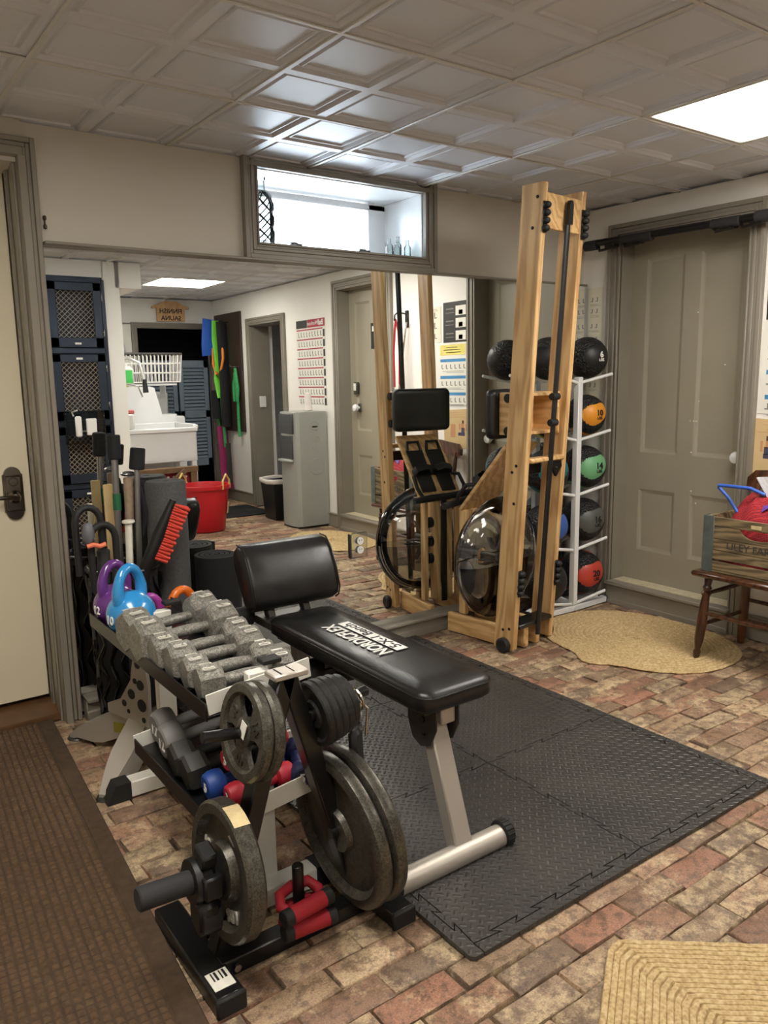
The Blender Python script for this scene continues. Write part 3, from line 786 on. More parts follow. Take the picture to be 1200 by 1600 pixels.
def jrug():
    # rectangular rug of braided courses, one corner in the frame
    c0 = Vector((1.339, 1.006, 0)); e1 = Vector((0.77, -0.64, 0)).normalized(); e2 = Vector((-0.83, -0.56, 0)).normalized()
    t = thing('jute_rug', 'rectangular braided jute rug at the lower right, only its corner in view', 'rug', (1.35, 0.75, 0), group='braided jute rugs')
    A, B = 0.95, 0.62; w = 0.0145; n = 20
    for k in range(n):
        i = (k + .5) * w; pts = []
        cor = [c0 + e1 * i + e2 * i, c0 + e1 * (A - i) + e2 * i, c0 + e1 * (A - i) + e2 * (B - i), c0 + e1 * i + e2 * (B - i)]
        for q in range(4):
            p, r = cor[q], cor[(q + 1) % 4]; L = (r - p).length; m = max(3, int(L / 0.03))
            for s in range(m):
                f = s / m; f = min(max(f, 0.02), 0.98)
                pp = p.lerp(r, f); pts.append((pp.x, pp.y, 0.0075 + 0.0012 * math.sin(s * 2.3 + k)))
        b = MB(); b.tube(pts, w * 0.54, 8, closed=True, flat=(1.0, 0.85)); b.build('braid', 'jute_braid', t)
    b = MB(); q = [c0 + e1 * .008 + e2 * .008, c0 + e1 * (A - .008) + e2 * .008, c0 + e1 * (A - .008) + e2 * (B - .008), c0 + e1 * .008 + e2 * (B - .008)]
    b.prism([(p.x, p.y) for p in q][::-1], 0.006, Matrix.Translation((0, 0, 0.0012))); b.build('backing', 'jute_braid', t, 0)
jrug()

# ------------------------------------------------------------------ weight bench
t = thing('weight_bench', 'black padded weight bench with silver leg and white brand lettering on the seat', 'weight bench', (1.30, 1.95, 0))
def cushion(mb, hx, hy, hz, rc, M, n=6, crown=0.006):
    """rounded-rectangle pad: local x,y half sizes, z thickness 0..2hz with soft edges"""
    def outline(ins):
        pts = []
        for (cx, cy, a0) in ((hx - rc, hy - rc, 0), (-hx + rc, hy - rc, PI / 2), (-hx + rc, -hy + rc, PI), (hx - rc, -hy + rc, 1.5 * PI)):
            for i in range(n + 1):
                a = a0 + PI / 2 * i / n; r = max(rc - ins, 0.001); pts.append((cx + r * math.cos(a), cy + r * math.sin(a)))
        return pts
    prof = [(0.014, 0), (0.0, 0.012), (0.0, hz * 2 - 0.016), (0.004, hz * 2 - 0.007), (0.014, hz * 2)]
    rings = [[(x, y, z) for x, y in outline(i)] for i, z in prof]; N = len(rings[0]); vs = []; fs = []
    for r in rings: vs += r
    for k in range(len(rings) - 1):
        for i in range(N):
            j = (i + 1) % N; fs.append((k * N + i, k * N + j, (k + 1) * N + j, (k + 1) * N + i))
    fs.append(tuple(range(N))[::-1])
    base = (len(rings) - 1) * N
    inner = [(x * 0.6, y * 0.8, hz * 2 + crown) for x, y, z in rings[-1]]; b0 = len(vs); vs += inner
    for i in range(N):
        j = (i + 1) % N; fs.append((base + i, base + j, b0 + j, b0 + i))
    fs.append(tuple(range(b0, b0 + N))); mb.add([tuple(M @ Vector(v)) for v in vs], fs)
Ms = frame((1.308, 1.878, 0.424), (1, 0, 0), (0, 1, 0.004))
b = MB(); cushion(b, 0.125, 0.42, 0.030, 0.045, Ms); seat = b.build('seat', 'black_vinyl', t, 50)
b = MB(); pp = []
for (cx, cy, a0) in ((.081, .376, 0), (-.081, .376, PI / 2), (-.081, -.376, PI), (.081, -.376, 1.5 * PI)):
    for i in range(7):
        a = a0 + PI / 2 * i / 6; pp.append(tuple(Ms @ Vector((cx + .0445 * math.cos(a), cy + .0445 * math.sin(a), 0.046))))
b.tube(pp, 0.0025, 6, closed=True); b.build('piping', 'black_vinyl', seat)
b = MB(); b.box((1.308, 1.88, 0.417), (0.20, 0.78, 0.012), 0.002); b.build('seat_board', 'black_enamel', t)
lettering('NORDICFLEX', 0.066, (1.283, 1.905, 0.4935), (0, 1, 0), (-1, 0, 0), 'print_white', seat, 0.0004, 0.0015, 0.80)
b = MB(); b.box((1.337, 1.905, 0.4932), (0.040, 0.315, 0.0012)); b.build('brand_band', 'print_white', seat, 0)
lettering('5-X-1 Bench', 0.046, (1.337, 1.905, 0.4942), (0, 1, 0), (-1, 0, 0), 'print_black', seat, 0.0004, 0.0006, 1.18)
# backrest: thick curved pad at the mirror end
b = MB()
Mb = frame((1.312, 2.33, 0.498), (0.985, -0.02, 0), (0, 0.42, 1))
def back_pad(mb):
    n = 10; vs = []; fs = []; w = 0.169; prof = []
    # side profile (local y = up, z = -> away from sitter is -z since x × y = z faces the sitter)
    pts = [(0.0, 0.006), (0.004, 0.028), (0.03, 0.05), (0.10, 0.056), (0.17, 0.05), (0.215, 0.03), (0.235, -0.005), (0.225, -0.04), (0.19, -0.055), (0.10, -0.048), (0.02, -0.035), (0.0, -0.02)]
    xs = [-w, -w + .006, -w + .02, -w / 2, 0, w / 2, w - .02, w - .006, w]
    for xi in xs:
        e = 1.0
        if abs(xi) > w - .001: e = 0.86
        elif abs(xi) > w - .007: e = 0.95
        cyy, czz = 0.115, 0.0
        for (y, z) in pts: vs.append((xi, cyy + (y - cyy) * e, czz + (z - czz) * e))
    m = len(pts)
    for k in range(len(xs) - 1):
        for i in range(m):
            j = (i + 1) % m; fs.append((k * m + i, k * m + j, (k + 1) * m + j, (k + 1) * m + i))
    fs.append(tuple(range(m))[::-1]); fs.append(tuple(range((len(xs) - 1) * m, len(xs) * m)))
    mb.add([tuple(Mb @ Vector(v)) for v in vs], [f for f in fs])
back_pad(b); bk = b.build('backrest', 'black_vinyl', t, 50)
for sx in (-0.163, 0.163):
    b = MB(); b.tube([tuple(Mb @ Vector((sx, y, z))) for y, z in [(0.0, 0.006), (0.004, 0.03), (0.03, 0.052), (0.10, 0.058), (0.17, 0.052), (0.215, 0.032), (0.235, -0.005)]], 0.003, 6); b.build('piping', 'black_vinyl', bk)
b = MB(); b.box((1.30, 2.34, 0.445), (0.20, 0.16, 0.03), 0.004); b.box((1.24, 2.40, 0.52), (0.03, 0.03, 0.16), 0.004, (-.4, 0, 0)); b.box((1.38, 2.40, 0.52), (0.03, 0.03, 0.16), 0.004, (-.4, 0, 0)); b.build('backrest_bracket', 'gunmetal', t)
b = MB(); b.box((1.30, 1.95, 0.388), (0.05, 0.90, 0.05), 0.004); b.build('spine_beam', 'silver_paint', t)
# front leg with foot tube
b = MB(); M4 = frame((1.285, 1.432, 0.03), (1, 0, 0), (0, 0.13, 0.37)); b.M = M4; b.box((0, 0.19, 0), (0.058, 0.36, 0.045), 0.004); b.build('leg', 'silver_paint', t)
b = MB(); b.cyl((1.06, 1.425, 0.034), (1.42, 1.425, 0.034), 0.030, seg=24); foot = b.build('foot', 'silver_paint', t)
b = MB(); b.lathe([(0.030, 0), (0.036, 0.003), (0.036, 0.026), (0.031, 0.033), (0, 0.034)], (1.415, 1.425, 0.0375), (1, 0, 0), 24)
for k in range(18):
    a = 2 * PI * k / 18; b.box((1.43, 1.425 + .0355 * math.cos(a), .0375 + .0355 * math.sin(a)), (.024, .004, .004))
b.build('end_cap', 'rubber', foot)
b = MB(); b.lathe([(0.030, 0), (0.036, 0.003), (0.036, 0.026), (0, 0.034)], (1.065, 1.425, 0.0375), (-1, 0, 0), 24); b.build('end_cap', 'rubber', foot)
for sx in (-1, 1):
    b = MB(); poly = [(-.055, .10), (.065, .10), (.065, .03), (.045, -.02), (.01, -.035), (-.03, -.02), (-.055, .03)]
    b.prism(poly, 0.004, frame((1.288 + sx * 0.038 - .002, 1.545, 0.33), (0, 1, 0), (0, 0, 1))); pl = b.build('hinge_plate', 'gunmetal', t, 30)
    for (yy, zz, r) in ((1.548, .375, .012), (1.52, .40, .005), (1.585, .40, .005), (1.54, .335, .005)):
        b = MB(); b.cyl((1.288 + sx * 0.040, yy, zz), (1.288 + sx * 0.046, yy, zz), r, seg=12, bev=.001); b.build('bolt', 'black_enamel', pl)
# rear foot and roller hub under the seat
b = MB(); b.box((1.30, 2.26, 0.19), (0.05, 0.05, 0.36), 0.004, (-.12, 0, 0)); b.build('leg', 'silver_paint', t)
b = MB(); b.cyl((1.05, 2.30, 0.037), (1.55, 2.30, 0.037), 0.024, seg=18, bev=.003); b.build('foot', 'silver_paint', t)
for s in (-1, 1):
    b = MB(); b.lathe([(0.014, 0), (0.05, 0.004), (0.052, 0.05), (0.048, 0.13), (0.02, 0.136)], (1.30 + s * 0.04, 2.10, 0.33), (s, 0, 0), 20); b.build('foam_roller', 'rubber', t)
b = MB(); b.cyl((1.12, 2.10, 0.33), (1.48, 2.10, 0.33), 0.012, seg=12); b.box((1.30, 2.12, 0.35), (0.04, 0.05, 0.10), .004); b.build('roller_bar', 'black_enamel', t)

t.location.x -= 0.012
# ------------------------------------------------------------------ dumbbells
def hexpoly(r): return [(r * math.cos(PI / 6 + k * PI / 3), r * math.sin(PI / 6 + k * PI / 3)) for k in range(6)]
def hex_dumbbell(label, group, c, yaw, roll, R, hl, L, num, mat='hammertone', tilt=0.0, cat='dumbbell'):
    """axis along local x; R corner radius of the hexagonal heads, hl head length, L overall length, lying on a flat"""
    t = thing('hex_dumbbell', label, cat, c, group=group)
    Mw = Matrix.Translation(c) @ Matrix.Rotation(yaw, 4, 'Z') @ Matrix.Rotation(-tilt, 4, 'Y') @ Matrix.Rotation(roll, 4, 'X')
    b = MB(); b.M = Mw; b.lathe([(.0125, -L / 2 + hl), (.0135, -L / 4), (.0165, 0), (.0135, L / 4), (.0125, L / 2 - hl)], (0, 0, 0), (1, 0, 0), 16); b.build('handle', mat, t)
    for s in (-1, 1):
        b = MB(); b.M = Mw
        prof = [(0.66, 0), (0.80, hl * 0.06), (1.0, hl * 0.24), (1.0, hl * 0.86), (0.84, hl)]
        vs = []; fs = []
        for k, h in prof:
            for (y, z) in hexpoly(R * k): vs.append((s * (L / 2 - hl + h), y, z))
        for k in range(len(prof) - 1):
            for i in range(6):
                j = (i + 1) % 6; f = (k * 6 + i, k * 6 + j, (k + 1) * 6 + j, (k + 1) * 6 + i); fs.append(f if s > 0 else f[::-1])
        f = tuple(range(24, 30)); fs.append(f if s > 0 else f[::-1]); f = tuple(range(6))[::-1]; fs.append(f if s > 0 else f[::-1])
        b.add(vs, fs); hd = b.build('head', mat, t, 20)
        if num:
            o = Mw @ Vector((s * (L / 2 - hl * 0.42), 0, R * 0.866 + 0.0006)); d = Mw.to_3x3()
            lettering(num, R * 0.72, o, d @ Vector((0, s, 0)), d @ Vector((-s, 0, 0)), 'raised_number', hd, 0.0014, 0.0016)
            fb = MB(); fb.M = Mw; z = R * 0.866 + .0004; xc = s * (L / 2 - hl * .42)
            for (dx, dy, sx_, sy_) in ((0, R * .46, hl * .42, .002), (0, -R * .46, hl * .42, .002), (hl * .21, 0, .002, R * .92), (-hl * .21, 0, .002, R * .92)): fb.box((xc + dx, dy, z), (sx_ + .001, sy_ + .001, .002))
            fb.build('number_frame', 'raised_number', hd, 0)
    return t
TZ = lambda x: 0.518 + (x - 0.66) * 0.02          # top tray surface height
specs = [(2.168, .064, .080, .30, '20', 'farthest of the row, beside the blue kettlebell'), (2.052, .064, .080, .30, '20', 'second from the blue kettlebell'), (1.945, .053, .070, .275, '15', 'third from the blue kettlebell'),
         (1.855, .053, .070, .26, '15', 'fourth from the blue kettlebell'), (1.768, .046, .062, .245, '10', 'second from the near end of the row'), (1.682, .046, .062, .245, '10', 'nearest, by the white end plate')]
for k, (y, R, hl, L, num, w) in enumerate(specs):
    hex_dumbbell('grey hammertone hex dumbbell on the top tray, ' + w, 'hex dumbbells on the top tray', (0.795, y, TZ(0.80) + R * 0.866 + 0.003), math.radians((8, 2, -3, -4, -6, -8)[k]), 0, R, hl, L - .012, num, tilt=0.02)
LZ = lambda x: 0.262 + (x - 0.63) * 0.12
def round_dumbbell(label, c, yaw, R, L, mat, num, group, hl=0.055, nmat='print_white'):
    t = thing('neoprene_dumbbell', label, 'dumbbell', c, group=group)
    Mw = Matrix.Translation(c) @ Matrix.Rotation(yaw, 4, 'Z') @ Matrix.Rotation(-0.10, 4, 'Y')
    b = MB(); b.M = Mw; b.lathe([(.014, -L / 2 + hl), (.016, 0), (.014, L / 2 - hl)], (0, 0, 0), (1, 0, 0), 16); b.build('handle', mat, t)
    for s in (-1, 1):
        b = MB(); b.M = Mw; b.lathe([(R * .45, 0), (R * .9, .006), (R, hl * .35), (R, hl * .65), (R * .88, hl * .93), (R * .75, hl), (0, hl)], (s * (L / 2 - hl), 0, 0), (s, 0, 0), 20); hd = b.build('head', mat, t, 30)
        o = Mw @ Vector((s * (L / 2 + .0006), 0, 0)); d = Mw.to_3x3(); lettering(num, R * .95, o, d @ Vector((0, s, 0)), (0, 0, 1), nmat, hd, .0006, .0012)
    return t
round_dumbbell('grey neoprene 12 pound dumbbell at the far end of the lower tray', (0.815, 2.03, LZ(.81) + .056), .02, .050, .27, 'grey_neoprene', '12', 'grey 12 pound dumbbells on the lower tray', .06)
round_dumbbell('grey neoprene 12 pound dumbbell next to the dark hex dumbbells', (0.80, 1.93, LZ(.80) + .056), -.03, .050, .27, 'grey_neoprene', '12', 'grey 12 pound dumbbells on the lower tray', .06)
plain('worn_black', S(52, 51, 48), 0.5, 0.3, var=0.2, vscale=40)
for k, (y, w) in enumerate(((1.84, 'beside the grey 12 pound ones'), (1.757, 'beside the blue and red ones'))):
    hex_dumbbell('dark worn hex dumbbell on the lower tray ' + w, 'dark hex dumbbells on the lower tray', (0.775, y, LZ(.775) + .046), math.radians(-4), 0, .050, .06, .235, None, 'worn_black', 0.12)
round_dumbbell('blue neoprene 5 pound dumbbell on the lower tray', (0.775, 1.672, LZ(.775) + .040), -.04, .036, .20, 'blue_neoprene', '5', 'small coloured dumbbells on the lower tray', .05)
round_dumbbell('red neoprene dumbbell lying on top of the blue one', (0.80, 1.655, LZ(.80) + .103), .10, .029, .17, 'red_neoprene', '3', 'small coloured dumbbells on the lower tray', .045)
round_dumbbell('red neoprene dumbbell at the near end of the lower tray', (0.785, 1.605, LZ(.785) + .034), -.05, .030, .17, 'red_neoprene', '3', 'small coloured dumbbells on the lower tray', .045)
round_dumbbell('navy dumbbell behind the red ones on the lower tray', (0.90, 1.625, LZ(.90) + .034), 1.2, .030, .15, 'navy_neoprene', '5', 'small coloured dumbbells on the lower tray', .045)

# ------------------------------------------------------------------ two-tier dumbbell rack
t = thing('dumbbell_rack', 'white and black two-tier dumbbell rack loaded with dumbbells and kettlebells', 'dumbbell rack', (0.80, 1.95, 0))
b = MB()
def tray(mb, x0, x1, y0, y1, z0, sl, lip):
    ym = (y0 + y1) / 2; xm = (x0 + x1) / 2; a = math.atan(sl); zc = z0 + (x1 - x0) / 2 * sl
    mb.box((xm, ym, zc - .004), ((x1 - x0), y1 - y0, .006), .001, (0, -a, 0))
    mb.box((x0, ym, z0 + .010), (.004, y1 - y0, .042), .001); mb.box((x1, ym, z0 + (x1 - x0) * sl + .010), (.004, y1 - y0, .042), .001)
tray(b, 0.66, 0.925, 1.605, 2.50, TZ(.66), .02, .03); b.build('upper_tray', 'black_enamel', t)
b = MB(); tray(b, 0.64, 0.92, 1.56, 2.075, LZ(.64), .12, .03); b.build('lower_tray', 'black_enamel', t)
for (y, x0, x1, zf, nm) in ((1.600, 0.66, 0.93, TZ, 'end_plate'), (2.080, 0.64, 0.92, LZ, 'end_plate'), (1.556, 0.70, 0.92, LZ, 'end_plate')):
    b = MB(); M = frame(((x0 + x1) / 2, y, zf((x0 + x1) / 2) + (.034 if y < 1.602 and zf is TZ else .004)), (1, 0, .11), (0, 0, 1)); b.M = M; b.box((0, 0.008, 0), (x1 - x0, .050, .004), .001)
    pl = b.build(nm, 'rack_white', t)
    for xx in (-.075, .085):
        b = MB(); b.M = M; b.cyl((xx, .004, .002), (xx, .004, .006), .009, seg=12, bev=.001); b.build('bolt', 'chrome', pl)
for y in (1.63, 2.255):
    b = MB(); b.M = frame((0.80, y, 0.04), (1, 0, 0), (0.06, 0, 1)); b.box((0, .27, 0), (.055, .56, .03), .003); up = b.build('upright', 'rack_white', t)
    b = MB(); b.box((.835, y, .608), (.05, .036, .012), .002); b.build('cap', 'rubber', up)
    yy = y - .03 if y < 2 else y + .06
    b = MB(); b.box((0.80, yy, 0.030), (0.30, 0.052, 0.052), .004); ft = b.build('foot', 'rack_white', t)
    for s in (-1, 1):
        b = MB(); poly = [(0, .058), (.045, .058), (.075, .003), (0, .003)]
        M = frame((0.80 + s * .115, yy + .029 * s, 0), (s, 0, 0), (0, 0, 1)); b.prism(poly, 0.058, M, 0.0); b.build('foot_cap', 'rubber', ft, 30)

# ------------------------------------------------------------------ kettlebells
def kettlebell(label, c, R, mat, yaw, num, group):
    t = thing('kettlebell', label, 'kettlebell', c, group=group)
    b = MB(); prof = [(R * .62, 0), (R * .70, .004)]
    for i in range(1, 12):
        a = -PI / 2 * .62 + (PI * .86) * i / 12; prof.append((R * math.cos(a), R * .86 + R * .98 * math.sin(a)))
    prof.append((R * .30, R * 1.78)); prof.append((0, R * 1.8)); b.lathe(prof, c, (0, 0, 1), 28); bd = b.build('body', mat, t, 60)
    b = MB(); zc = c[2] + R * 1.55; pts = []
    for i in range(15):
        a = -0.35 + (PI + .7) * i / 14; pts.append((c[0] + math.cos(yaw) * R * .66 * math.cos(a), c[1] + math.sin(yaw) * R * .66 * math.cos(a), zc + R * .22 + R * 1.02 * math.sin(a)))
    b.tube(pts, [R * .24] * 3 + [R * .205] * 9 + [R * .24] * 3, 12); b.build('handle', mat, t, 60)
    if num:
        a = math.radians(-165); n = Vector((math.cos(a), math.sin(a), 0)); o = Vector(c) + n * (R * .985) + Vector((0, 0, R * .8))
        lettering(num, R * .5, o, Vector((0, 0, 1)).cross(n), (0, 0, 1), 'print_white', bd, .0012, .0006)
    return t
kettlebell('glossy blue kettlebell on the far end of the top tray', (0.725, 2.295, TZ(.725) + .001), .073, 'kb_blue', .5, '10', 'kettlebells on the rack')
kettlebell('glossy purple kettlebell behind the blue one', (0.725, 2.44, TZ(.725) + .001), .068, 'kb_purple', .35, '12', 'kettlebells on the rack')
kettlebell('orange kettlebell behind the farthest hex dumbbell', (0.985, 2.555, 0.362), .070, 'kb_orange', .1, None, 'kettlebells behind the rack')
kettlebell('magenta kettlebell between the blue and the orange ones', (0.885, 2.60, 0.362), .064, 'kb_magenta', .1, None, 'kettlebells on the rack')

# ------------------------------------------------------------------ plate tree with weight plates
t = thing('plate_tree', 'black A-frame weight plate tree with sticker on its front foot', 'plate rack', (0.79, 1.46, 0))
PY = 1.455
for x, y0, y1 in ((0.568, 1.338, 1.69), (1.005, 1.333, 1.66)):
    b = MB(); b.box((x, (y0 + y1) / 2, 0.022), (0.062, y1 - y0, 0.042), .004); ft = b.build('foot', 'black_enamel', t)
    b = MB(); b.box((x, y0 - .002, 0.022), (0.066, .012, 0.044), .004); b.build('end_cap', 'rubber', ft)
    if x < .8:
        b = MB(); b.box((x, y0 + .05, 0.0438), (0.046, .055, .0012)); st = b.build('sticker', 'sticker', ft, 0)
        for k, dx in enumerate((-.012, -.004, .006, .014)):
            b = MB(); b.box((x + dx, y0 + .062, 0.0446), (.003 + .002 * (k % 2), .026, .0006)); b.build('print', 'print_black', st, 0)
b = MB(); b.box((0.787, 1.445, 0.024), (0.40, 0.045, 0.04), .003); b.build('crossbar', 'black_enamel', t)
for x in (0.62, 0.955):
    b = MB()
    for dy in (-.026,): b.cyl((x, 1.445 + dy, .026), (x, 1.445 + dy - .006, .026), .009, seg=6)
    b.build('bolt', 'chrome', t)
for s, xb in ((-1, 0.605), (1, 0.965)):
    d = Vector((0.79 - xb, 0, .60)); b = MB(); b.M = frame((xb, PY + .02, .035), (0, 1, 0), d)
    b.box((0, d.length / 2, 0), (.046, d.length, .042), .004); b.build('leg', 'black_enamel', t)
b = MB(); b.box((0.797, PY + .02, 0.632), (.085, .052, .014), .003); b.build('top_cap', 'silver_paint', t)
pegs = {'ul': ((.735, PY, .525), (.585, PY, .548), .0125), 'll': ((.665, PY, .232), (.60, PY, .238), .0125), 'ur': ((.84, PY, .525), (.995, PY, .548), .0125), 'lr': ((.885, PY, .220), (1.06, PY, .240), .0125)}
for k, (p, q, r) in pegs.items():
    b = MB(); b.cyl(p, q, r, seg=16, bev=.002); b.build('peg', 'black_enamel', t)
b = MB(); b.cyl((.79, 1.445, .04), (.79, 1.445, .185), .0135, seg=16, bev=.002); b.build('peg', 'black_enamel', t)

def plate_body(b, c, ax, R, th, holes=False):
    c = Vector(c); h = th / 2
    b.lathe([(.016, -h * .8), (.03, -h * .9), (.034, -h * .35), (R * .76, -h * .35), (R * .84, -h), (R * .96, -h), (R, -h * .6), (R, h * .6), (R * .96, h), (R * .84, h), (R * .76, h * .35), (.034, h * .35), (.03, h * .9), (.016, h * .8), (.016, -h * .8)], c, ax, 44, cap=False)
def grip_plate(label, c, ax, R, th, mat, num, group, kind='iron'):
    """weight plate with three grip openings: rim, hub and webs"""
    t = thing('weight_plate', label, 'weight plate', c, group=group); ax = Vector(ax).normalized(); h = th / 2; C = Vector(c)
    b = MB(); b.lathe([(R * .74, -h * .5), (R * .80, -h), (R * .95, -h), (R, -h * .5), (R, h * .5), (R * .95, h), (R * .80, h), (R * .74, h * .5), (R * .74, -h * .5)], C, ax, 48, cap=False); b.build('rim', mat, t, 35)
    b = MB(); b.lathe([(.0145, -h * .9), (R * .22, -h * .9), (R * .30, -h * .5), (R * .30, h * .5), (R * .22, h * .9), (.0145, h * .9), (.0145, -h * .9)], C, ax, 32, cap=False); b.build('hub', mat, t, 35)
    q = ax.to_track_quat('Z', 'Y').to_matrix()
    for k in range(3):
        a0 = 2 * PI * k / 3 + .5; wv = []; fs = []; N = 8
        for i in range(N + 1):
            for zz in (-h * .45, h * .45):
                f = i / N - .5
                for (r, hw) in ((R * .27, .75), (R * .5, .52), (R * .77, .62)):
                    a = a0 + f * 2 * hw; wv.append(tuple(C + q @ Vector((r * math.cos(a), r * math.sin(a), zz))))
        for i in range(N):
            o = i * 6; p = o + 6
            for r in (0, 1): fs.append((o + r, p + r, p + r + 1, o + r + 1)[::-1]); fs.append((o + 3 + r, p + 3 + r, p + 4 + r, o + 4 + r))
        fs.append((0, 1, 4, 3)); fs.append((1, 2, 5, 4)); o = N * 6; fs.append((o + 3, o + 4, o + 1, o)); fs.append((o + 4, o + 5, o + 2, o + 1))
        b = MB(); b.add(wv, fs); w = b.build('web', mat, t, 35)
        if num:
            n = ax; rad = (q @ Vector((math.cos(a0), math.sin(a0), 0))); o = C + rad * R * .54 + n * (h * .45 + .001)
            lettering(num, R * .30, o, n.cross(rad) * -1, rad * 1, mat, w, .0022, .0012)
    return t
g1 = 'ten pound plates on the upper left peg'
ux = Vector((-.9885, 0, .151))
def along(k, d): p, q, r = pegs[k]; p = Vector(p); q = Vector(q); return p + (q - p).normalized() * d
grip_plate('grey ten pound weight plate with a paper tag, outermost on the upper peg', along('ul', .052), ux, .106, .026, 'cast_iron', '10', g1)
grip_plate('grey ten pound weight plate behind the tagged one', along('ul', .024), ux, .106, .026, 'cast_iron', '10', g1)
tg = MB(); o = along('ul', .068); tg.M = frame(o + Vector((0, -.012, 0)), (0, 1, .3), (0.15, -.3, 1)); tg.box((.0, .012, 0), (.022, .036, .0012)); tg = tg.build('paper_tag', 'sticker', None, 0); tag(tg, 'small white paper tag stuck on the outer ten pound plate', 'tag')
# 25 lb plate, sleeve and clamp collar on the lower left peg
t25 = thing('weight_plate', 'large grey olympic plate with tan sticker on the lower left peg', 'weight plate', (.63, PY, .235)); c25 = Vector((.625, PY, .236)); ax = Vector((-1, 0, .06)).normalized()
b = MB(); R = .149; h = .021
b.lathe([(.027, -h * .7), (.055, -h * .8), (.062, -h * .2), (R * .76, -h * .1), (R * .82, -h), (R * .96, -h), (R, -h * .7), (R, h * .7), (R * .96, h), (R * .82, h), (R * .76, h * .1), (.066, h * .1), (.058, h * .9), (.027, h * .9), (.027, -h * .7)], c25, ax, 52, cap=False); bd = b.build('body', 'cast_iron', t25, 35)
qf = ax.to_track_quat('Z', 'Y').to_matrix()
for k, (txt, a0) in enumerate((('25', 1.2), ('LBS', -1.2), ('25', 3.0), ('LB', 4.2))):
    rad = qf @ Vector((math.cos(a0), math.sin(a0), 0)); lettering(txt, .036, c25 + rad * .094 + ax * (h * .12), ax.cross(rad) * -1, rad, 'raised_number', bd, .003, .001)
b = MB(); a = [math.radians(x) for x in (-8, 12)]
rim = []
for i in range(5):
    an = math.radians(62 + 6 * i); u, w = Vector((0, -1, 0)), Vector((0.06, 0, 1)).normalized()
    p = c25 + (u * math.cos(an) + w * math.sin(an)) * (R + .0008); rim += [tuple(p - ax * .018), tuple(p + ax * .018)]
b.add(rim, [(2 * i, 2 * i + 1, 2 * i + 3, 2 * i + 2) for i in range(4)]); b.build('sticker', 'tan_sticker', bd)
ts = thing('bar_sleeve', 'dark steel olympic adapter sleeve through the large plate at the left', 'bar sleeve', (.53, PY, .25))
b = MB(); p0 = c25 - ax * .03; p1 = c25 + ax * .195; b.cyl(p0, p1, .0245, seg=24, bev=.003); b.build('sleeve', 'grip_foam', ts)
tc = thing('clamp_collar', 'black locking clamp collar gripping the sleeve beside the large plate', 'collar', (.59, PY, .24))
cc = c25 + ax * .055
b = MB(); b.lathe([(.026, -.03), (.045, -.03), (.05, -.02), (.05, -.012), (.04, -.008), (.04, .012), (.048, .016), (.046, .03), (.026, .03), (.026, -.03)], cc, ax, 24, cap=False); b.build('ring', 'black_plastic', tc, 30)
b = MB(); b.box(cc + Vector((0, -.02, .062)), (.034, .05, .034), .005, (.3, 0, 0)); b.box(cc + Vector((0, -.05, .005)), (.04, .02, .05), .004); b.build('lever', 'black_plastic', tc)
b = MB(); b.box(cc + Vector((0, -.005, -.075)), (.05, .07, .075), .012); b.lathe([(.0, -.02), (.035, -.02), (.035, .02), (0, .02)], cc + Vector((0, -.01, -.085)), ax, 16); b.build('jaw', 'black_plastic', tc)
# small plates and spring clip, upper right peg
for k in range(5):
    tp = thing('weight_plate', ['small black plate nearest the A-frame on the upper right peg', 'second small black plate from the A-frame on the right peg', 'third small black plate from the A-frame on the right peg', 'fourth small black plate from the A-frame on the right peg', 'smallest black plate beside the spring clip on the right peg'][k], 'weight plate', along('ur', .03), group='small black plates on the upper right peg')
    b = MB(); plate_body(b, along('ur', .014 + k * .0185), (.989, 0, .147), (.076, .075, .073, .070, .064)[k], .0178); b.build('disc', 'dark_iron', tp, 35)
tcl = thing('spring_clip', 'chrome spring clip with black handles hanging on the peg end', 'spring clip', along('ur', .13))
b = MB(); p0 = along('ur', .106); ax2 = Vector((.989, 0, .147)); u = Vector((0, 1, 0)); w = ax2.cross(u)
pts = [tuple(p0 + ax2 * (.028 * i / 48) + (u * math.cos(i * PI / 8) + w * math.sin(i * PI / 8)) * .026 - Vector((0, 0, .011))) for i in range(49)]
b.tube(pts, .0034, 8)
for s in (0, 1):
    q = Vector(pts[0 if s == 0 else -1]); b.tube([tuple(q), tuple(q + Vector((.008 + s * .02, -.012 - s * .01, -.035))), tuple(q + Vector((.016 + s * .012, -.012 + s * .0, -.105)))], .0032, 8)
b.build('coil', 'spring_steel', tcl)
b = MB(); q = Vector(pts[0]) + Vector((.024, -.014, -.085)); b.M = frame(q, (1, .5, 0), (-.1, .0, 1)); b.box((.0, -.035, 0), (.046, .085, .024), .010); b.build('handle_grip', 'rubber', tcl)
# two big plates, lower right peg
for k, (d, Rb, lab) in enumerate(((.030, .190, 'big dark grey weight plate nearest the A-frame on the lower right'), (.071, .192, 'big dark grey weight plate on the outside at the lower right'))):
    tp = thing('weight_plate', lab, 'weight plate', along('lr', d), group='big plates on the lower right peg')
    b = MB(); c = along('lr', d); h = .019
    b.lathe([(.0145, -h * .8), (.05, -h * .9), (.056, -h * .2), (Rb * .78, -h * .15), (Rb * .85, -h), (Rb * .93, -h * 1.02), (Rb * .985, -h * .7), (Rb, -h * .1), (Rb * .985, h * .6), (Rb * .93, h), (Rb * .85, h), (Rb * .78, h * .15), (.056, h * .2), (.05, h * .9), (.0145, h * .8), (.0145, -h * .8)], c, (.993, 0, .114), 64, cap=False)
    bd = b.build('disc', 'cast_iron', tp, 35)
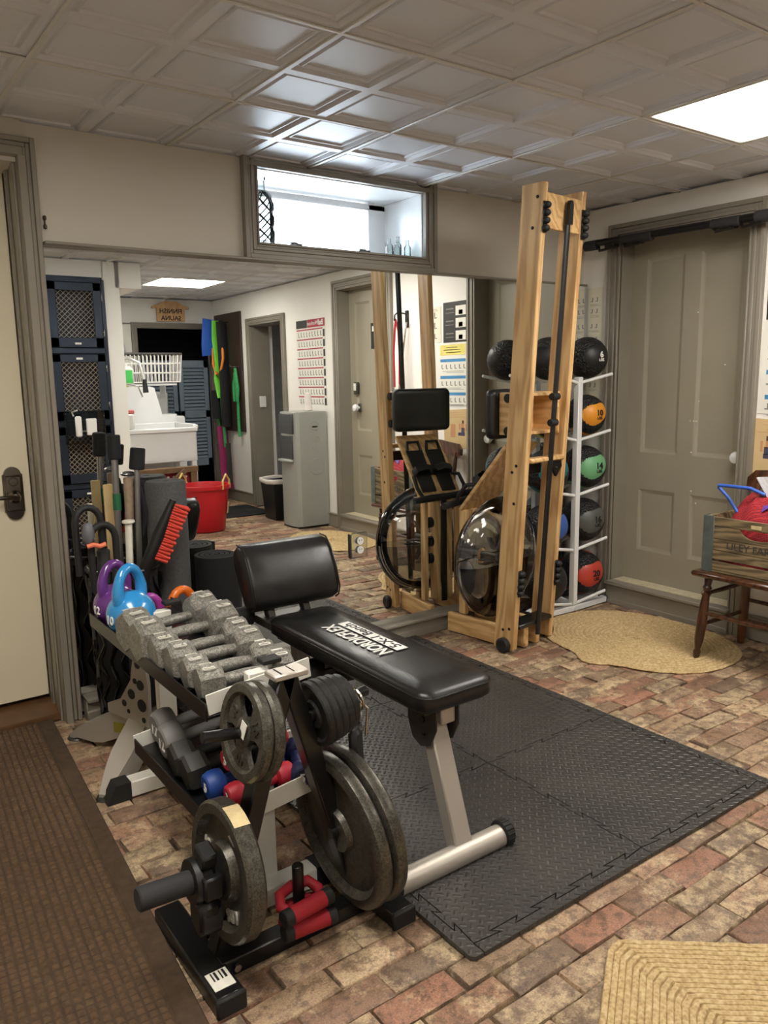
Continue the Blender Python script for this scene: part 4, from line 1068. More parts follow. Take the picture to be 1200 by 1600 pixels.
# red foam hand grips hung on the upright peg
for k, (z, dx, dr, lab) in enumerate(((.112, .01, 0.1, 'red foam stirrup handle on the upright peg, upper one'), (.068, .02, -.08, 'red foam stirrup handle on the upright peg, lower one'))):
    tg = thing('stirrup_grip', lab, 'exercise handle', (.80, 1.43, z), group='red foam handles on the peg')
    M = Matrix.Translation((.775 + dx, 1.43, z)) @ Matrix.Rotation(dr, 4, 'Z') @ Matrix.Rotation(.25, 4, 'X') @ Matrix.Scale(.84, 4)
    b = MB(); b.M = M
    b.tube([(-.055, -.035, 0), (.055, -.035, 0)], .023, 14); b.build('grip', 'red_foam', tg)
    b = MB(); b.M = M; b.tube([(-.05, -.03, .0), (-.062, .0, .004), (-.045, .032, .006), (.0, .042, .006), (.05, .034, .004), (.062, .0, 0), (.05, -.03, 0)], .015, 10); b.build('loop', 'red_foam', tg)
    for s in (-1, 1):
        b = MB(); b.M = M; b.cyl((s * .05, -.035, 0), (s * .078, -.035, 0), .0235, seg=16, bev=.003); b.cyl((s * .072, -.035, 0), (s * .0785, -.035, 0), .012, seg=12); b.build('end_cap', 'rubber', tg)

# ------------------------------------------------------------------ upright rowing machine
thin_glass('tank_plastic', (0.96, 0.955, 0.95, 1), 0.03, 0.03)
thin_glass('tank_water', (0.72, 0.73, 0.74, 1), 0.03, 0.05)
RO = Vector((2.672, 2.50, 0)); RZ = math.radians(8)
row = thing('rowing_machine', 'wooden water rowing machine stored upright against the mirror', 'rowing machine', RO, RZ)
RM = Matrix.Translation(RO) @ Matrix.Rotation(RZ, 4, 'Z')
Lean = -0.062
def rmb(): b = MB(); b.M = RM; return b
def ly(z): return Lean * z
for s in (-1, 1):
    b = rmb(); x0, x1 = s * .143 - .015, s * .143 + .015; zt = 2.04
    vs = []; bev = .004
    for z in (0.018, zt):
        y0 = ly(z)
        vs += [(x0 + bev, y0, z), (x1 - bev, y0, z), (x1, y0 + bev, z), (x1, y0 + .11, z), (x0, y0 + .11, z), (x0, y0 + bev, z)]
    fs = [(i, (i + 1) % 6, 6 + (i + 1) % 6, 6 + i) for i in range(6)] + [(5, 4, 3, 2, 1, 0), (6, 7, 8, 9, 10, 11)]
    b.add(vs, fs); rail = b.build('rail', 'ash_wood', row, 30)
    for (z, dy) in ((1.985, .03), (1.865, .045), (.87, .05), (.84, .07), (.115, .03), (.105, .065), (.70, .05)):
        b = rmb(); b.cyl((s * .156, ly(z) + dy, z), (s * .1595, ly(z) + dy, z), .007, seg=12); b.build('bolt', 'black_enamel', rail)
    for zc in (1.905, .335):
        b = rmb()
        for k in range(4):
            z = zc + (k - 1.5) * .030; b.sphere((s * .143 + (.004 if s > 0 else -.0), ly(z) - .010, z), .0175, 12, 8, (1.1, 1.0, .85))
        b.box((s * .143, ly(zc) - .002, zc), (.026, .008, .125), .003); b.build('rubber_bumper', 'rubber', row)
    b = rmb(); b.lathe([(0, 0), (.030, 0), (.036, .006), (.036, .022), (.028, .028), (.02, .024), (0, .026)], (s * .160, .045, .036), (s, 0, 0), 24); b.build('wheel', 'rubber', row)
b = rmb(); b.M = RM; zc = 1.935; b.box((0, ly(zc) + .015, zc), (.256, .022, .14), .003, (-Lean, 0, 0)); b.build('top_crosspiece', 'ash_wood_flat', row)
b = rmb(); zc = .892; b.box((0, ly(zc) + .012, zc), (.256, .05, .022), .006); b.build('middle_crosspiece', 'ash_wood_flat', row)
b = rmb(); b.box((-.04, .025, .845), (.17, .04, .05), .003); b.prism([(-.03, -.01), (.0, -.045), (.042, .0), (.03, .035), (-.03, .03)], .012, frame((.085, -.04, .85), (1, 0, 0), (0, 0, 1))); b.build('pulley_bracket', 'black_enamel', row)
b = rmb(); b.cyl((.085, -.053, .845), (.085, -.056, .845), .006, seg=12); b.build('bolt', 'chrome', row)
b = rmb(); b.tube([(.012, ly(z) - .012, z) for z in (1.95, 1.6, 1.2, .9, .6, .3, .06)], .0155, 10, flat=(1, .6)); b.build('drive_strap', 'black_plastic', row)
b = rmb(); b.prism([(-.016, -.05), (.016, -.05), (.014, .03), (.006, .045), (-.006, .045), (-.014, .03)], .018, frame((.012, ly(1.94) - .008, 1.94), (1, 0, 0), (0, Lean, 1))); b.build('strap_hook', 'black_plastic', row)
for z in (1.17, 1.055):
    b = rmb(); b.cyl((-.015, ly(z) - .012, z), (.035, ly(z) - .012, z), .016, seg=14, bev=.002); b.build('guide_roller', 'rubber', row)
# bottom: foot boards, black plate
for s in (-1, 1):
    b = rmb(); b.box((s * .105, .265, .055), (.028, .34, .095), .003); b.build('floor_board', 'ash_wood_flat', row)
for x in (-.045, .045):
    b = rmb(); b.box((x, .03, .055), (.035, .05, .105), .006); b.build('floor_block', 'ash_wood_flat', row)
b = rmb(); b.box((0, .03, .12), (.256, .09, .02), .003); b.build('base_plate', 'black_enamel', row)
# tank with water
tc = Vector((-.02, .205, .405)); R = .285
b = rmb()
prof = [(0.03, -.095), (.10, -.095), (.17, -.088), (.22, -.074), (.255, -.052), (.275, -.026), (.285, -.008), (.292, -.006), (.292, .006), (.285, .008), (.275, .026), (.255, .052), (.22, .074), (.17, .088), (.10, .095), (.03, .095)]
b.lathe(prof, tc, (0, 1, 0), 56, cap=False); tank = b.build('water_tank', 'tank_plastic', row, 50)
b = rmb(); b.tube(arc_pts(tc, .290, 0, 2 * PI, 56)[:-1], .004, 8, closed=True); b.build('tank_seam', 'tank_plastic', tank)
b = rmb(); vs = []; fs = []; N = 24; zc = -.01
def wring(ins, y):
    r = ins; a = math.asin(max(-1, min(1, zc / r))); out = []
    for i in range(N + 1):
        t_ = PI - a + (PI + 2 * a) * i / N; out.append((tc.x + r * math.cos(t_), tc.y + y, tc.z + r * math.sin(t_)))
    return out
rs_ = [(.06, -.088), (.165, -.082), (.215, -.069), (.25, -.048), (.276, -.012), (.276, .012), (.25, .048), (.215, .069), (.165, .082), (.06, .088)]
for r, y in rs_: vs += wring(r, y)
m = N + 1
for k in range(len(rs_) - 1):
    for i in range(N): fs.append((k * m + i, k * m + i + 1, (k + 1) * m + i + 1, (k + 1) * m + i))
    fs.append((k * m, (k + 1) * m, (k + 1) * m + N, k * m + N))
fs.append(tuple(range(m))[::-1]); fs.append(tuple(range((len(rs_) - 1) * m, len(rs_) * m))); b.add(vs, fs); b.build('water', 'tank_water', tank, 40)
b = rmb()
for k in range(6):
    a = k * PI / 3; b.box((tc.x + .08 * math.cos(a), tc.y, tc.z + .08 * math.sin(a)), (.08, .04, .004), .001, (0, -a, 0))
b.cyl(tc - Vector((0, .09, 0)), tc + Vector((0, .09, 0)), .016, seg=14); b.build('paddle', 'black_plastic', tank)
# deck boards behind the tank, foot board, straps, handle
for x, w in ((-.10, .024), (-.035, .04), (.035, .04), (.10, .024)):
    b = rmb(); b.box((x, .345, .37), (w, .045, .52), .004); b.build('deck_board', 'ash_wood', row)
b = rmb(); b.tube([(.0, .372, .64), (.0, .374, .1)], .018, 8, flat=(1, .3)); b.build('drive_belt', 'black_plastic', row)
for (x, z) in ((-.068, .52), (-.068, .42), (-.068, .33)):
    b = rmb(); b.cyl((x - .012, .345, z), (x + .012, .345, z), .028, seg=16, bev=.003); b.build('pulley', 'rubber', row)
FM = RM @ frame((0, .355, .645), (-1, 0, 0), (0, -.26, .31))
b = MB(); b.M = FM; b.box((0, .20, -.012), (.25, .42, .018), .003); b.build('foot_board', 'ash_wood_flat', row)
for s in (-1, 1):
    b = MB(); b.M = FM; poly = [(-.04, .0), (.04, .0), (.042, .10), (.048, .26), (-.048, .26), (-.042, .10)]
    b.prism(poly, .008, Matrix.Translation((s * .058, .04, .0))); fp = b.build('foot_plate', 'black_plastic', row)
    b = MB(); b.M = FM; b.tube([(s * .058 - .04, .30, .006), (s * .058 - .032, .345, .02), (s * .058 + .032, .345, .02), (s * .058 + .04, .30, .006)], .009, 8); b.build('heel_loop', 'black_plastic', fp)
    b = MB(); b.M = FM; b.tube([(s * .058 - .052, .16, .0), (s * .058 - .045, .165, .035), (s * .058, .17, .048), (s * .058 + .045, .165, .035), (s * .058 + .052, .16, .0)], .022, 8, flat=(.25, 1)); b.build('foot_strap', 'rubber', fp)
    b = MB(); b.M = FM; b.tube([(s * .11, .14, .01), (s * .135, .12, .03), (s * .14, .05, .03), (s * .12, .0, .02)], .010, 8); b.build('strap_tail', 'rubber', fp)
b = rmb(); b.tube([(-.185, .40, .648), (-.09, .405, .655), (0, .41, .66), (.09, .405, .665), (.185, .40, .672)], [.016, .0185, .0165, .0185, .016], 14); b.build('handle', 'rubber', row)
b = rmb(); b.box((0, .385, .655), (.06, .05, .03), .006); b.build('handle_rest', 'black_plastic', row)
# seat carriage
b = rmb(); b.box((-.121, .11 + ly(1.1), 1.095), (.014, .15, .19), .003); b.box((.121, .11 + ly(1.1), 1.095), (.014, .15, .19), .003); b.box((0, .115 + ly(1.1), 1.18), (.235, .13, .014), .002); b.box((0, .115 + ly(1.1), 1.01), (.235, .13, .014), .002); b.box((0, .178 + ly(1.1), 1.095), (.235, .014, .18), .002); b.build('seat_carriage', 'ash_wood_flat', row)
for s in (-1, 1):
    for z in (1.165, 1.02):
        b = rmb(); b.lathe([(0, 0), (.018, 0), (.02, .004), (.02, .02), (.01, .022), (0, .022)], (s * .127, .125 + ly(1.1), z), (s, 0, 0), 18); b.build('seat_wheel', 'rubber', row)
b = MB(); b.M = Matrix(); cushion(b, .168, .112, .026, .03, RM @ frame((-.0, .188 + ly(1.1), 1.092), (-1, 0, 0), (0, 0, 1)), crown=-.004); b.build('seat_pad', 'black_vinyl', row, 50)

# ------------------------------------------------------------------ medicine ball rack and balls
bx, by0, by1 = 3.243, 2.752, 2.905
rk = thing('ball_rack', 'white steel medicine ball rack between rowing machine and door', 'ball rack', (bx, 2.83, 0))
for y in (by0, by1):
    b = MB(); b.box((bx, y, .645), (.034, .034, 1.21), .003); b.build('post', 'white_enamel', rk)
tiers = [1.218, .922, .632, .338, .04]
for z in tiers:
    for y in (by0, by1):
        for s in (-1, 1):
            b = MB(); b.cyl((bx, y, z), (bx + s * .228, y + (-.03 if y == by0 else .03), z + .045), .0085, seg=12, bev=.002); b.build('arm', 'white_enamel', rk)
for z in (1.20, .05):
    b = MB(); b.box((bx, (by0 + by1) / 2, z), (.025, by1 - by0, .025), .002); b.build('tie_bar', 'white_enamel', rk)
for s in (-1, 1):
    for y in (by0, by1):
        b = MB(); p = Vector((bx, y, .02)); q = Vector((bx + s * .28, 2.765 + (y - by0) * .35, .02)); d = q - p; b.M = frame(p, d, (-d.y, d.x, 0)); b.box((d.length / 2, 0, 0), (d.length, .032, .032), .003); ft = b.build('foot', 'white_enamel', rk)
        b = MB(); b.M = frame(p, d, (-d.y, d.x, 0)); b.box((d.length + .004, 0, 0), (.012, .034, .034), .003); b.build('foot_cap', 'rubber', ft)
def pebble(name, col):
    m, nt, bs = new_mat(name); MATS[name] = m; v = coords(nt); vo = nd(nt, 'ShaderNodeTexVoronoi'); vo.inputs['Scale'].default_value = 95; nt.links.new(v, vo.inputs['Vector'])
    bs.inputs['Base Color'].default_value = col; bs.inputs['Roughness'].default_value = .5; bump(nt, bs, vo.outputs[0], 1.0, .007)
pebble('pebble_black', S(24, 24, 25))
def ball(label, c, R, patch, txt, tcol, yaw, group, roll=0.5):
    t = thing('medicine_ball', label, 'medicine ball', (c[0], c[1], c[2]), group=group)
    b = MB(); b.sphere(c, R, 36, 22); body = b.build('ball', 'pebble_black', t, 60)
    C = Vector(c)
    # smooth coloured lobes set into the pebbled rubber; one faces the room
    n = Vector((math.cos(yaw), math.sin(yaw), .12)).normalized(); up = Vector((0, 0, 1)); r = up.cross(n).normalized(); u = n.cross(r)
    for k, (dirv, a_r, a_u, rot) in enumerate(((n, .78, .62, roll), (-n, .78, .62, roll), ((u * .96 - n * .2 + r * .4).normalized(), .4, .6, .3), ((-u * .96 - n * .1 - r * .4).normalized(), .4, .6, .3))):
        rr = up.cross(dirv) if abs(dirv.z) < .9 else Vector((1, 0, 0)).cross(dirv); rr.normalize(); uu = dirv.cross(rr); b = MB(); vs = [tuple(C + dirv * (R * 1.006))]; fs = []; NR, NA = 7, 40
        for i in range(1, NR + 1):
            for j in range(NA):
                a = 2 * PI * j / NA; wav = 1 + .16 * math.cos(2 * a + .6) + .10 * math.cos(3 * a)
                x = a_r * math.cos(a) * wav * i / NR; y = a_u * math.sin(a) * wav * i / NR
                x, y = x * math.cos(rot) - y * math.sin(rot), x * math.sin(rot) + y * math.cos(rot)
                th = math.hypot(x, y); d = dirv * math.cos(th) + (rr * x + uu * y) * (math.sin(th) / max(th, 1e-6))
                vs.append(tuple(C + d * R * (1.006 if i < NR else .996)))
        for j in range(NA): fs.append((0, 1 + j, 1 + (j + 1) % NA))
        for i in range(NR - 1):
            for j in range(NA):
                j2 = (j + 1) % NA; o = 1 + i * NA; fs.append((o + j, o + NA + j, o + NA + j2, o + j2))
        b.add(vs, fs); lob = b.build('lobe', patch, t, 60)
        if k == 0 and txt:
            pos = C + (n * math.cos(.10) + r * math.sin(.10)) * R * 1.012
            lettering(txt, R * .38, pos, r, u, tcol, lob, .0012, .0016); lettering('LBS', R * .20, pos - u * R * .24 - n * R * .025, r, u, tcol, lob, .0008, .0006)
    return t
plain('lobe_black', S(30, 31, 33), .45, var=.05); plain('lobe_orange', S(228, 150, 40), .45, var=.05); plain('lobe_green', S(112, 172, 124), .45, var=.05); plain('lobe_grey', S(84, 86, 82), .45, var=.05)
plain('lobe_red', S(190, 66, 52), .45, var=.05); plain('lobe_teal', S(36, 108, 116), .45, var=.05); plain('lobe_lime', S(176, 192, 66), .45, var=.05); plain('lobe_blue', S(58, 96, 170), .45, var=.05); plain('lobe_brown', S(150, 86, 52), .45, var=.05)
for k, (z, R, m, tx, tcol, cn) in enumerate(((1.349, .108, 'lobe_black', '6', 'print_white', 'all-black medicine ball marked 6 on the top right arms'), (1.048, .108, 'lobe_orange', '10', 'print_black', 'orange and black medicine ball marked 10'), (.768, .117, 'lobe_green', '14', 'print_black', 'green and black medicine ball marked 14'),
        (.478, .119, 'lobe_grey', '16', 'print_black', 'grey and black medicine ball marked 16'), (.182, .121, 'lobe_red', '20', 'print_black', 'red and black medicine ball marked 20'))):
    ball(cn, (3.392, 2.828, z), R, m, tx, tcol, math.radians(-102), 'medicine balls on the right arms')
for k, (z, R, m, cn) in enumerate(((1.345, .108, 'lobe_black', 'black medicine ball on the top left arms behind the rower rail'), (1.048, .108, 'lobe_lime', 'lime and black medicine ball on the left arms, second from the top'), (.765, .115, 'lobe_teal', 'teal and black medicine ball on the left arms at middle height'),
        (.475, .117, 'lobe_blue', 'blue and black medicine ball on the left arms, second from the floor'), (.180, .12, 'lobe_black', 'black medicine ball on the bottom left arms'))):
    ball(cn, (3.098, 2.828, z), R, m, None, None, math.radians(-150 + 20 * k), 'medicine balls on the left arms')

# ------------------------------------------------------------------ chair with crate
chx0, chx1, chy0, chy1 = 3.095, 3.47, 1.50, 1.945
t = thing('wooden_chair', 'dark turned-leg wooden chair holding a milk crate beside the grey door', 'chair', ((chx0 + chx1) / 2, (chy0 + chy1) / 2, 0))
b = MB(); b.box((3.285, 1.722, .398), (.42, .47, .024), .008); b.build('seat', 'dark_chair_wood', t)
for (x, y, ox, oy, front) in ((3.107, 1.926, .02, -.03, 1), (3.107, 1.52, .02, .03, 1), (3.465, 1.922, -.03, -.03, 0), (3.465, 1.525, -.03, .03, 0)):
    b = MB(); p = Vector((x, y, .006)); q = Vector((x + ox, y + oy, .388)); d = q - p; L = d.length
    pr = [(.010, 0), (.014, .01), (.017, .03), (.012, .045), (.020, .09), (.022, .16), (.019, .25), (.016, .29), (.021, .305), (.014, .315), (.02, .33), (.014, .34), (.020, L)] if front else [(.016, 0), (.02, .06), (.021, .2), (.02, L)]
    b.lathe(pr, p, d, 18); b.build('leg', 'dark_chair_wood', t, 50)
for (p, q) in (((3.115, 1.92, .16), (3.455, 1.916, .16)), ((3.118, 1.915, .30), (3.45, 1.91, .30)), ((3.115, 1.525, .16), (3.455, 1.53, .16)), ((3.118, 1.53, .30), (3.45, 1.535, .30)), ((3.112, 1.92, .22), (3.112, 1.525, .22)), ((3.455, 1.915, .12), (3.455, 1.53, .12)), ((3.455, 1.915, .22), (3.455, 1.53, .22))):
    b = MB(); p, q = Vector(p), Vector(q); b.tube([p, p.lerp(q, .5), q], [.008, .011, .008], 10); b.build('stretcher', 'dark_chair_wood', t)
for y in (1.545, 1.905):
    b = MB(); b.tube([(3.46, y, .40), (3.475, y, .58), (3.50, y, .76)], [.016, .014, .012], 12); b.build('back_post', 'dark_chair_wood', t)
b = MB(); vs = []
poly = [(-.235, 0), (-.235, .04), (-.20, .075), (-.12, .082), (0, .095), (.12, .082), (.20, .075), (.235, .04), (.235, 0), (.20, -.012), (0, .01), (-.20, -.012)]
b.prism(poly[::-1], .02, frame((3.492, 1.722, .745), (0, 1, 0), (.12, 0, 1)), 0); b.build('crest_rail', 'dark_chair_wood', t, 30)
wood('pale_back', S(196, 160, 112), S(226, 194, 148), 'z', 1, .5, .1, 10)
b = MB(); b.prism([(.13 * math.cos(2 * PI * i / 28), .16 * math.sin(2 * PI * i / 28)) for i in range(28)], .014, frame((3.497, 1.69, .60), (0, 1, 0), (.12, 0, 1))); b.build('back_splat', 'pale_back', t, 30)
# crate
plain('galvanised', S(112, 122, 118), .5, .6, var=.2, vscale=20, bmp=.1, bscale=40)
kx, ky0, ky1, kz = 3.115, 1.445, 1.925, .410
t = thing('milk_crate', 'old wooden milk crate with galvanised corners standing on the chair', 'crate', (3.27, 1.685, kz))
def slat(y0, y1, z0, z1, x, dx=.012): b = MB(); b.box((x, (y0 + y1) / 2, (z0 + z1) / 2), (dx, y1 - y0, z1 - z0), .002); return b.build('slat', 'crate_wood', t)
rows = [(kz + .012, kz + .050), (kz + .060, kz + .098), (kz + .100, kz + .150), (kz + .205, kz + .244)]
sl_text = None
for x in (kx + .006, kx + .316):
    for k, (a, c) in enumerate(rows):
        o = slat(ky0, ky1, a, c, x)
        if x < 3.2 and k == 2: sl_text = o
    # board with hand hole: built from pieces around the hole
    b = MB(); a, c = kz + .152, kz + .203; m = (ky0 + ky1) / 2
    N = 14; vs = []; fs = []
    for i in range(N + 1):
        yy = m - .075 + .15 * i / N; top = c; h = a + .012 + .030 * (abs(2 * i / N - 1) ** 3)
        for xx in (x - .006, x + .006): vs += [(xx, yy, a), (xx, yy, h)]
    for i in range(N):
        o = i * 4; fs += [(o, o + 4, o + 5, o + 1)[::-1], (o + 2, o + 6, o + 7, o + 3), (o + 1, o + 5, o + 7, o + 3)]
    b.add(vs, fs); b.box((x, (ky0 + m - .075) / 2, (a + c) / 2), (.012, m - .075 - ky0, c - a)); b.box((x, (ky1 + m + .075) / 2, (a + c) / 2), (.012, ky1 - m - .075, c - a)); b.build('handle_slat', 'crate_wood', t, 0)
lettering('LILEY FARMS', .042, (kx - .0005, 1.695, kz + .125), (0, -1, 0), (0, 0, 1), 'dark_trim', sl_text, .0004, .0006, 1.05)
for y in (ky0 + .006, ky1 - .006):
    for (a, c) in rows + [(kz + .152, kz + .203)]:
        b = MB(); b.box((kx + .161, y, (a + c) / 2), (.31, .012, c - a), .002); b.build('slat', 'crate_wood', t)
b = MB(); b.box((kx + .161, (ky0 + ky1) / 2, kz + .006), (.32, ky1 - ky0, .010), .002); b.build('bottom', 'crate_wood', t)
for x, sx in ((kx - .002, 1), (kx + .324, -1)):
    for y, sy in ((ky0 - .002, 1), (ky1 + .002, -1)):
        b = MB(); b.box((x, y + sy * .024, kz + .124), (.003, .05, .248), .001); b.box((x + sx * .024, y, kz + .124), (.05, .003, .248), .001); b.build('corner_strap', 'galvanised', t)
b = MB(); b.box((kx - .003, 1.69, kz + .222), (.003, .045, .016), .001); b.build('handle_tag', 'tan_sticker', t)
def mesh_cloth(name, c0, c1, scale):
    m, nt, bs = new_mat(name); MATS[name] = m; v = coords(nt, (1, 1, 1)); vo = nd(nt, 'ShaderNodeTexVoronoi', feature='DISTANCE_TO_EDGE'); vo.inputs['Scale'].default_value = scale; vo.inputs['Randomness'].default_value = .15
    nt.links.new(v, vo.inputs['Vector']); nt.links.new(ramp(nt, vo.outputs[0], [(.12, c1), (.22, c0)]), bs.inputs['Base Color']); bs.inputs['Roughness'].default_value = .6
    bump(nt, bs, vo.outputs[0], -.6, .003)
mesh_cloth('red_mesh', S(70, 14, 20), S(196, 52, 62), 150)
plain('blue_tube', S(52, 96, 190), .4, var=.05); plain('teal_cloth', S(36, 140, 116), .7); plain('purple_cloth', S(96, 66, 150), .6); plain('magazine_paper', S(190, 190, 196), .5, var=.2, vscale=30)
t = thing('mesh_bag', 'red mesh bag stuffed into the milk crate', 'bag', (3.24, 1.75, kz + .03))
b = MB(); rb2 = random.Random(4)
def bag(u, v):
    a = 2 * PI * u; h = v; x = 3.265 + .142 * math.cos(a) * (1 - .75 * h ** 2.2) ** .5 * (1 + .05 * math.sin(3 * a + 4 * h)); y = 1.70 + .212 * math.sin(a) * (1 - .8 * h ** 2.2) ** .5 * (1 + .06 * math.sin(4 * a + 2))
    return (x, y, kz + .02 + .315 * h * (1 + .05 * math.sin(2 * a)) + .012 * math.sin(7 * a + 9 * h) * h)
b.surf(bag, 40, 16); top = [bag(i / 40, 1) for i in range(40)]; b.add(top, [tuple(range(40))]); b.build('bag_body', 'red_mesh', t, 60)
b = MB(); b.tube([(3.22, 1.83, .66), (3.25, 1.90, .72), (3.24, 1.945, .765), (3.22, 1.93, .775), (3.21, 1.86, .778), (3.21, 1.78, .778), (3.22, 1.72, .755)], .0075, 10); tag(b.build('jump_rope_handle', 'blue_tube'), 'blue bent tube sticking out of the milk crate', 'tube')
b = MB(); b.box((3.30, 1.74, .755), (.16, .008, .15), .001, (-.55, .1, .25)); tag(b.build('magazine', 'magazine_paper'), 'rolled grey magazine leaning over the red mesh bag', 'magazine')
b = MB(); b.surf(lambda u, v: (3.25 + .10 * v, 1.72 - .20 * u, .725 + .03 * math.sin(u * 5 + v * 3) + .02 * v), 10, 6); tag(b.build('teal_cloth', 'teal_cloth'), 'teal cloth folded on top of the milk crate', 'cloth')
b = MB(); b.surf(lambda u, v: (3.16 + .08 * v, 1.70 - .14 * u, .69 + .03 * math.sin(u * 4 + v * 5) + .02 * v), 10, 6); tag(b.build('purple_cloth', 'purple_cloth'), 'purple cloth tucked beside the red mesh bag', 'cloth')

# ------------------------------------------------------------------ pull-up bar over the door
t = thing('pull_up_bar', 'black doorway pull-up bar hooked over the grey door casing', 'pull-up bar', (3.50, 2.42, 1.94))
b = MB(); b.cyl((3.49, 1.90, 1.935), (3.49, 2.94, 1.945), .018, seg=16, bev=.003); b.build('bar', 'black_enamel', t)
b = MB(); b.cyl((3.52, 1.93, 1.952), (3.52, 2.92, 1.958), .010, seg=12); b.build('rear_bar', 'black_enamel', t)
for y0, y1, r in ((2.86, 2.94, .02), (2.52, 2.70, .019), (2.06, 2.20, .019), (1.90, 1.99, .022)):
    b = MB(); b.cyl((3.488, y0, 1.934), (3.488, y1, 1.936), r * 1.25, seg=16, bev=.004); b.build('foam_grip', 'grip_foam', t)
for y in (2.78, 2.62, 2.12, 1.99):
    b = MB(); b.box((3.505, y, 1.925), (.05, .06, .035), .006); b.tube([(3.50, y - .02, 1.93), (3.47, y - .03, 1.905), (3.47, y + .05, 1.90), (3.49, y + .07, 1.925)], .007, 8); b.build('clamp', 'black_plastic', t)

# ------------------------------------------------------------------ posters and papers on the right wall
plain('poster_white', S(228, 226, 216), .55, var=.03); plain('poster_cream', S(222, 216, 196), .55, var=.03); plain('poster_tan', S(206, 180, 132), .55, var=.06); plain('poster_black', S(44, 42, 40), .5); plain('poster_blue', S(70, 138, 190), .5); plain('poster_yellow', S(228, 216, 120), .5); plain('poster_red', S(168, 36, 58), .5); plain('ink_grey', S(120, 118, 112), .6); plain('ink_brown', S(84, 56, 44), .6); plain('skin_ink', S(196, 142, 104), .6); plain('dress_ink', S(74, 70, 92), .6)
def poster(label, y0, y1, z0, z1, mat, tilt=0.0, x=XW - .0022):
    b = MB(); m = ((y0 + y1) / 2, (z0 + z1) / 2); b.box((x, m[0], m[1]), (.0012, y1 - y0, z1 - z0), 0, (tilt, 0, 0)); o = b.build('poster', mat, None, 0)
    return tag(o, label, 'poster')
def ink(o, items, x=XW - .0032):
    """items: (y centre, z centre, dy, dz, material)"""
    for (y, z, dy, dz, m) in items:
        b = MB(); b.box((x, y, z), (.0006, dy, dz)); b.build('print', m, o, 0)
rq = random.Random(12)
def lines(y0, y1, z0, z1, n, m='ink_grey', fill=.55):
    out = []
    for k in range(n):
        z = z0 + (z1 - z0) * (k + .5) / n; w = (y1 - y0) * rq.uniform(.6, 1); out.append(((y0 + y1) / 2 + (y1 - y0 - w) / 2 * rq.uniform(-1, 1), z, w, (z1 - z0) / n * fill * .5, m))
    return out
def figures(y0, y1, z, n, h, m='ink_grey'):
    out = []
    for k in range(n):
        y = y0 + (y1 - y0) * (k + .5) / n; w = (y1 - y0) / n
        out += [(y, z + h * .1, w * .18, h * .5, m), (y + w * .15, z - h * .25, w * .4, h * .16, m), (y, z + h * .42, w * .2, h * .16, m)]
    return out
o = poster('white workout chart with yellow top and blue headings beside the door casing', 1.60, 1.962, 1.075, 1.488, 'poster_white')
ink(o, [(1.80, 1.445, .27, .07, 'poster_yellow')] + lines(1.70, 1.90, 1.42, 1.47, 3, 'ink_brown'))
for z in (1.375, 1.262, 1.15): ink(o, [(1.80, z, .27, .020, 'poster_blue')] + figures(1.66, 1.94, z - .045, 6, .035) + lines(1.67, 1.93, z - .085, z - .068, 2))
o = poster('black exercise sheet with three white photographs on the right wall', 1.70, 1.952, 1.495, 1.76, 'poster_black')
ink(o, [(1.885, z, .105, .062, 'poster_white') for z in (1.70, 1.62, 1.538)] + [(1.885, z - .012, .04, .03, 'ink_brown') for z in (1.70, 1.62, 1.538)] + [(1.77, z + .015, .08, .008, 'ink_grey') for z in (1.70, 1.62, 1.538)] + [(1.77, z - .01, .09, .004, 'ink_grey') for z in (1.70, 1.62, 1.538)])
o = poster('pale sheet of small exercise drawings left of the black sheet', 1.46, 1.675, 1.50, 1.74, 'poster_cream'); ink(o, figures(1.50, 1.64, 1.68, 2, .05) + figures(1.50, 1.64, 1.61, 2, .05) + figures(1.50, 1.64, 1.54, 2, .04) + lines(1.48, 1.66, 1.71, 1.73, 2))
o = poster('pale sheet of exercise drawings below the other pale sheet', 1.44, 1.59, 1.22, 1.48, 'poster_cream'); ink(o, figures(1.46, 1.57, 1.43, 2, .05) + figures(1.46, 1.57, 1.34, 2, .05) + lines(1.46, 1.57, 1.25, 1.29, 3))
o = poster('tan poster of a kneeling figure above the chair back', 1.70, 1.985, .78, 1.045, 'poster_tan', .06)
ink(o, lines(1.75, 1.96, .985, 1.03, 4, 'skin_ink', .3) + [(1.905, .962, .018, .022, 'ink_brown'), (1.90, .935, .03, .035, 'skin_ink'), (1.905, .905, .034, .035, 'dress_ink'), (1.89, .88, .07, .022, 'dress_ink'), (1.935, .925, .012, .05, 'skin_ink'), (1.87, .93, .012, .04, 'skin_ink'), (1.80, .90, .05, .09, 'skin_ink')])
o = poster('narrow exercise sheet in the corner behind the medicine balls', 2.872, 2.972, 1.02, 1.725, 'poster_cream')
for z in (1.66, 1.60, 1.52, 1.45, 1.38, 1.30, 1.2, 1.1): ink(o, figures(2.89, 2.955, z, 2, .028) + lines(2.885, 2.96, z - .033, z - .02, 2))
o = poster('brown card under the corner sheet behind the orange ball', 2.875, 2.965, .92, 1.015, 'poster_tan'); ink(o, lines(2.885, 2.955, .93, 1.0, 4, 'ink_brown'))

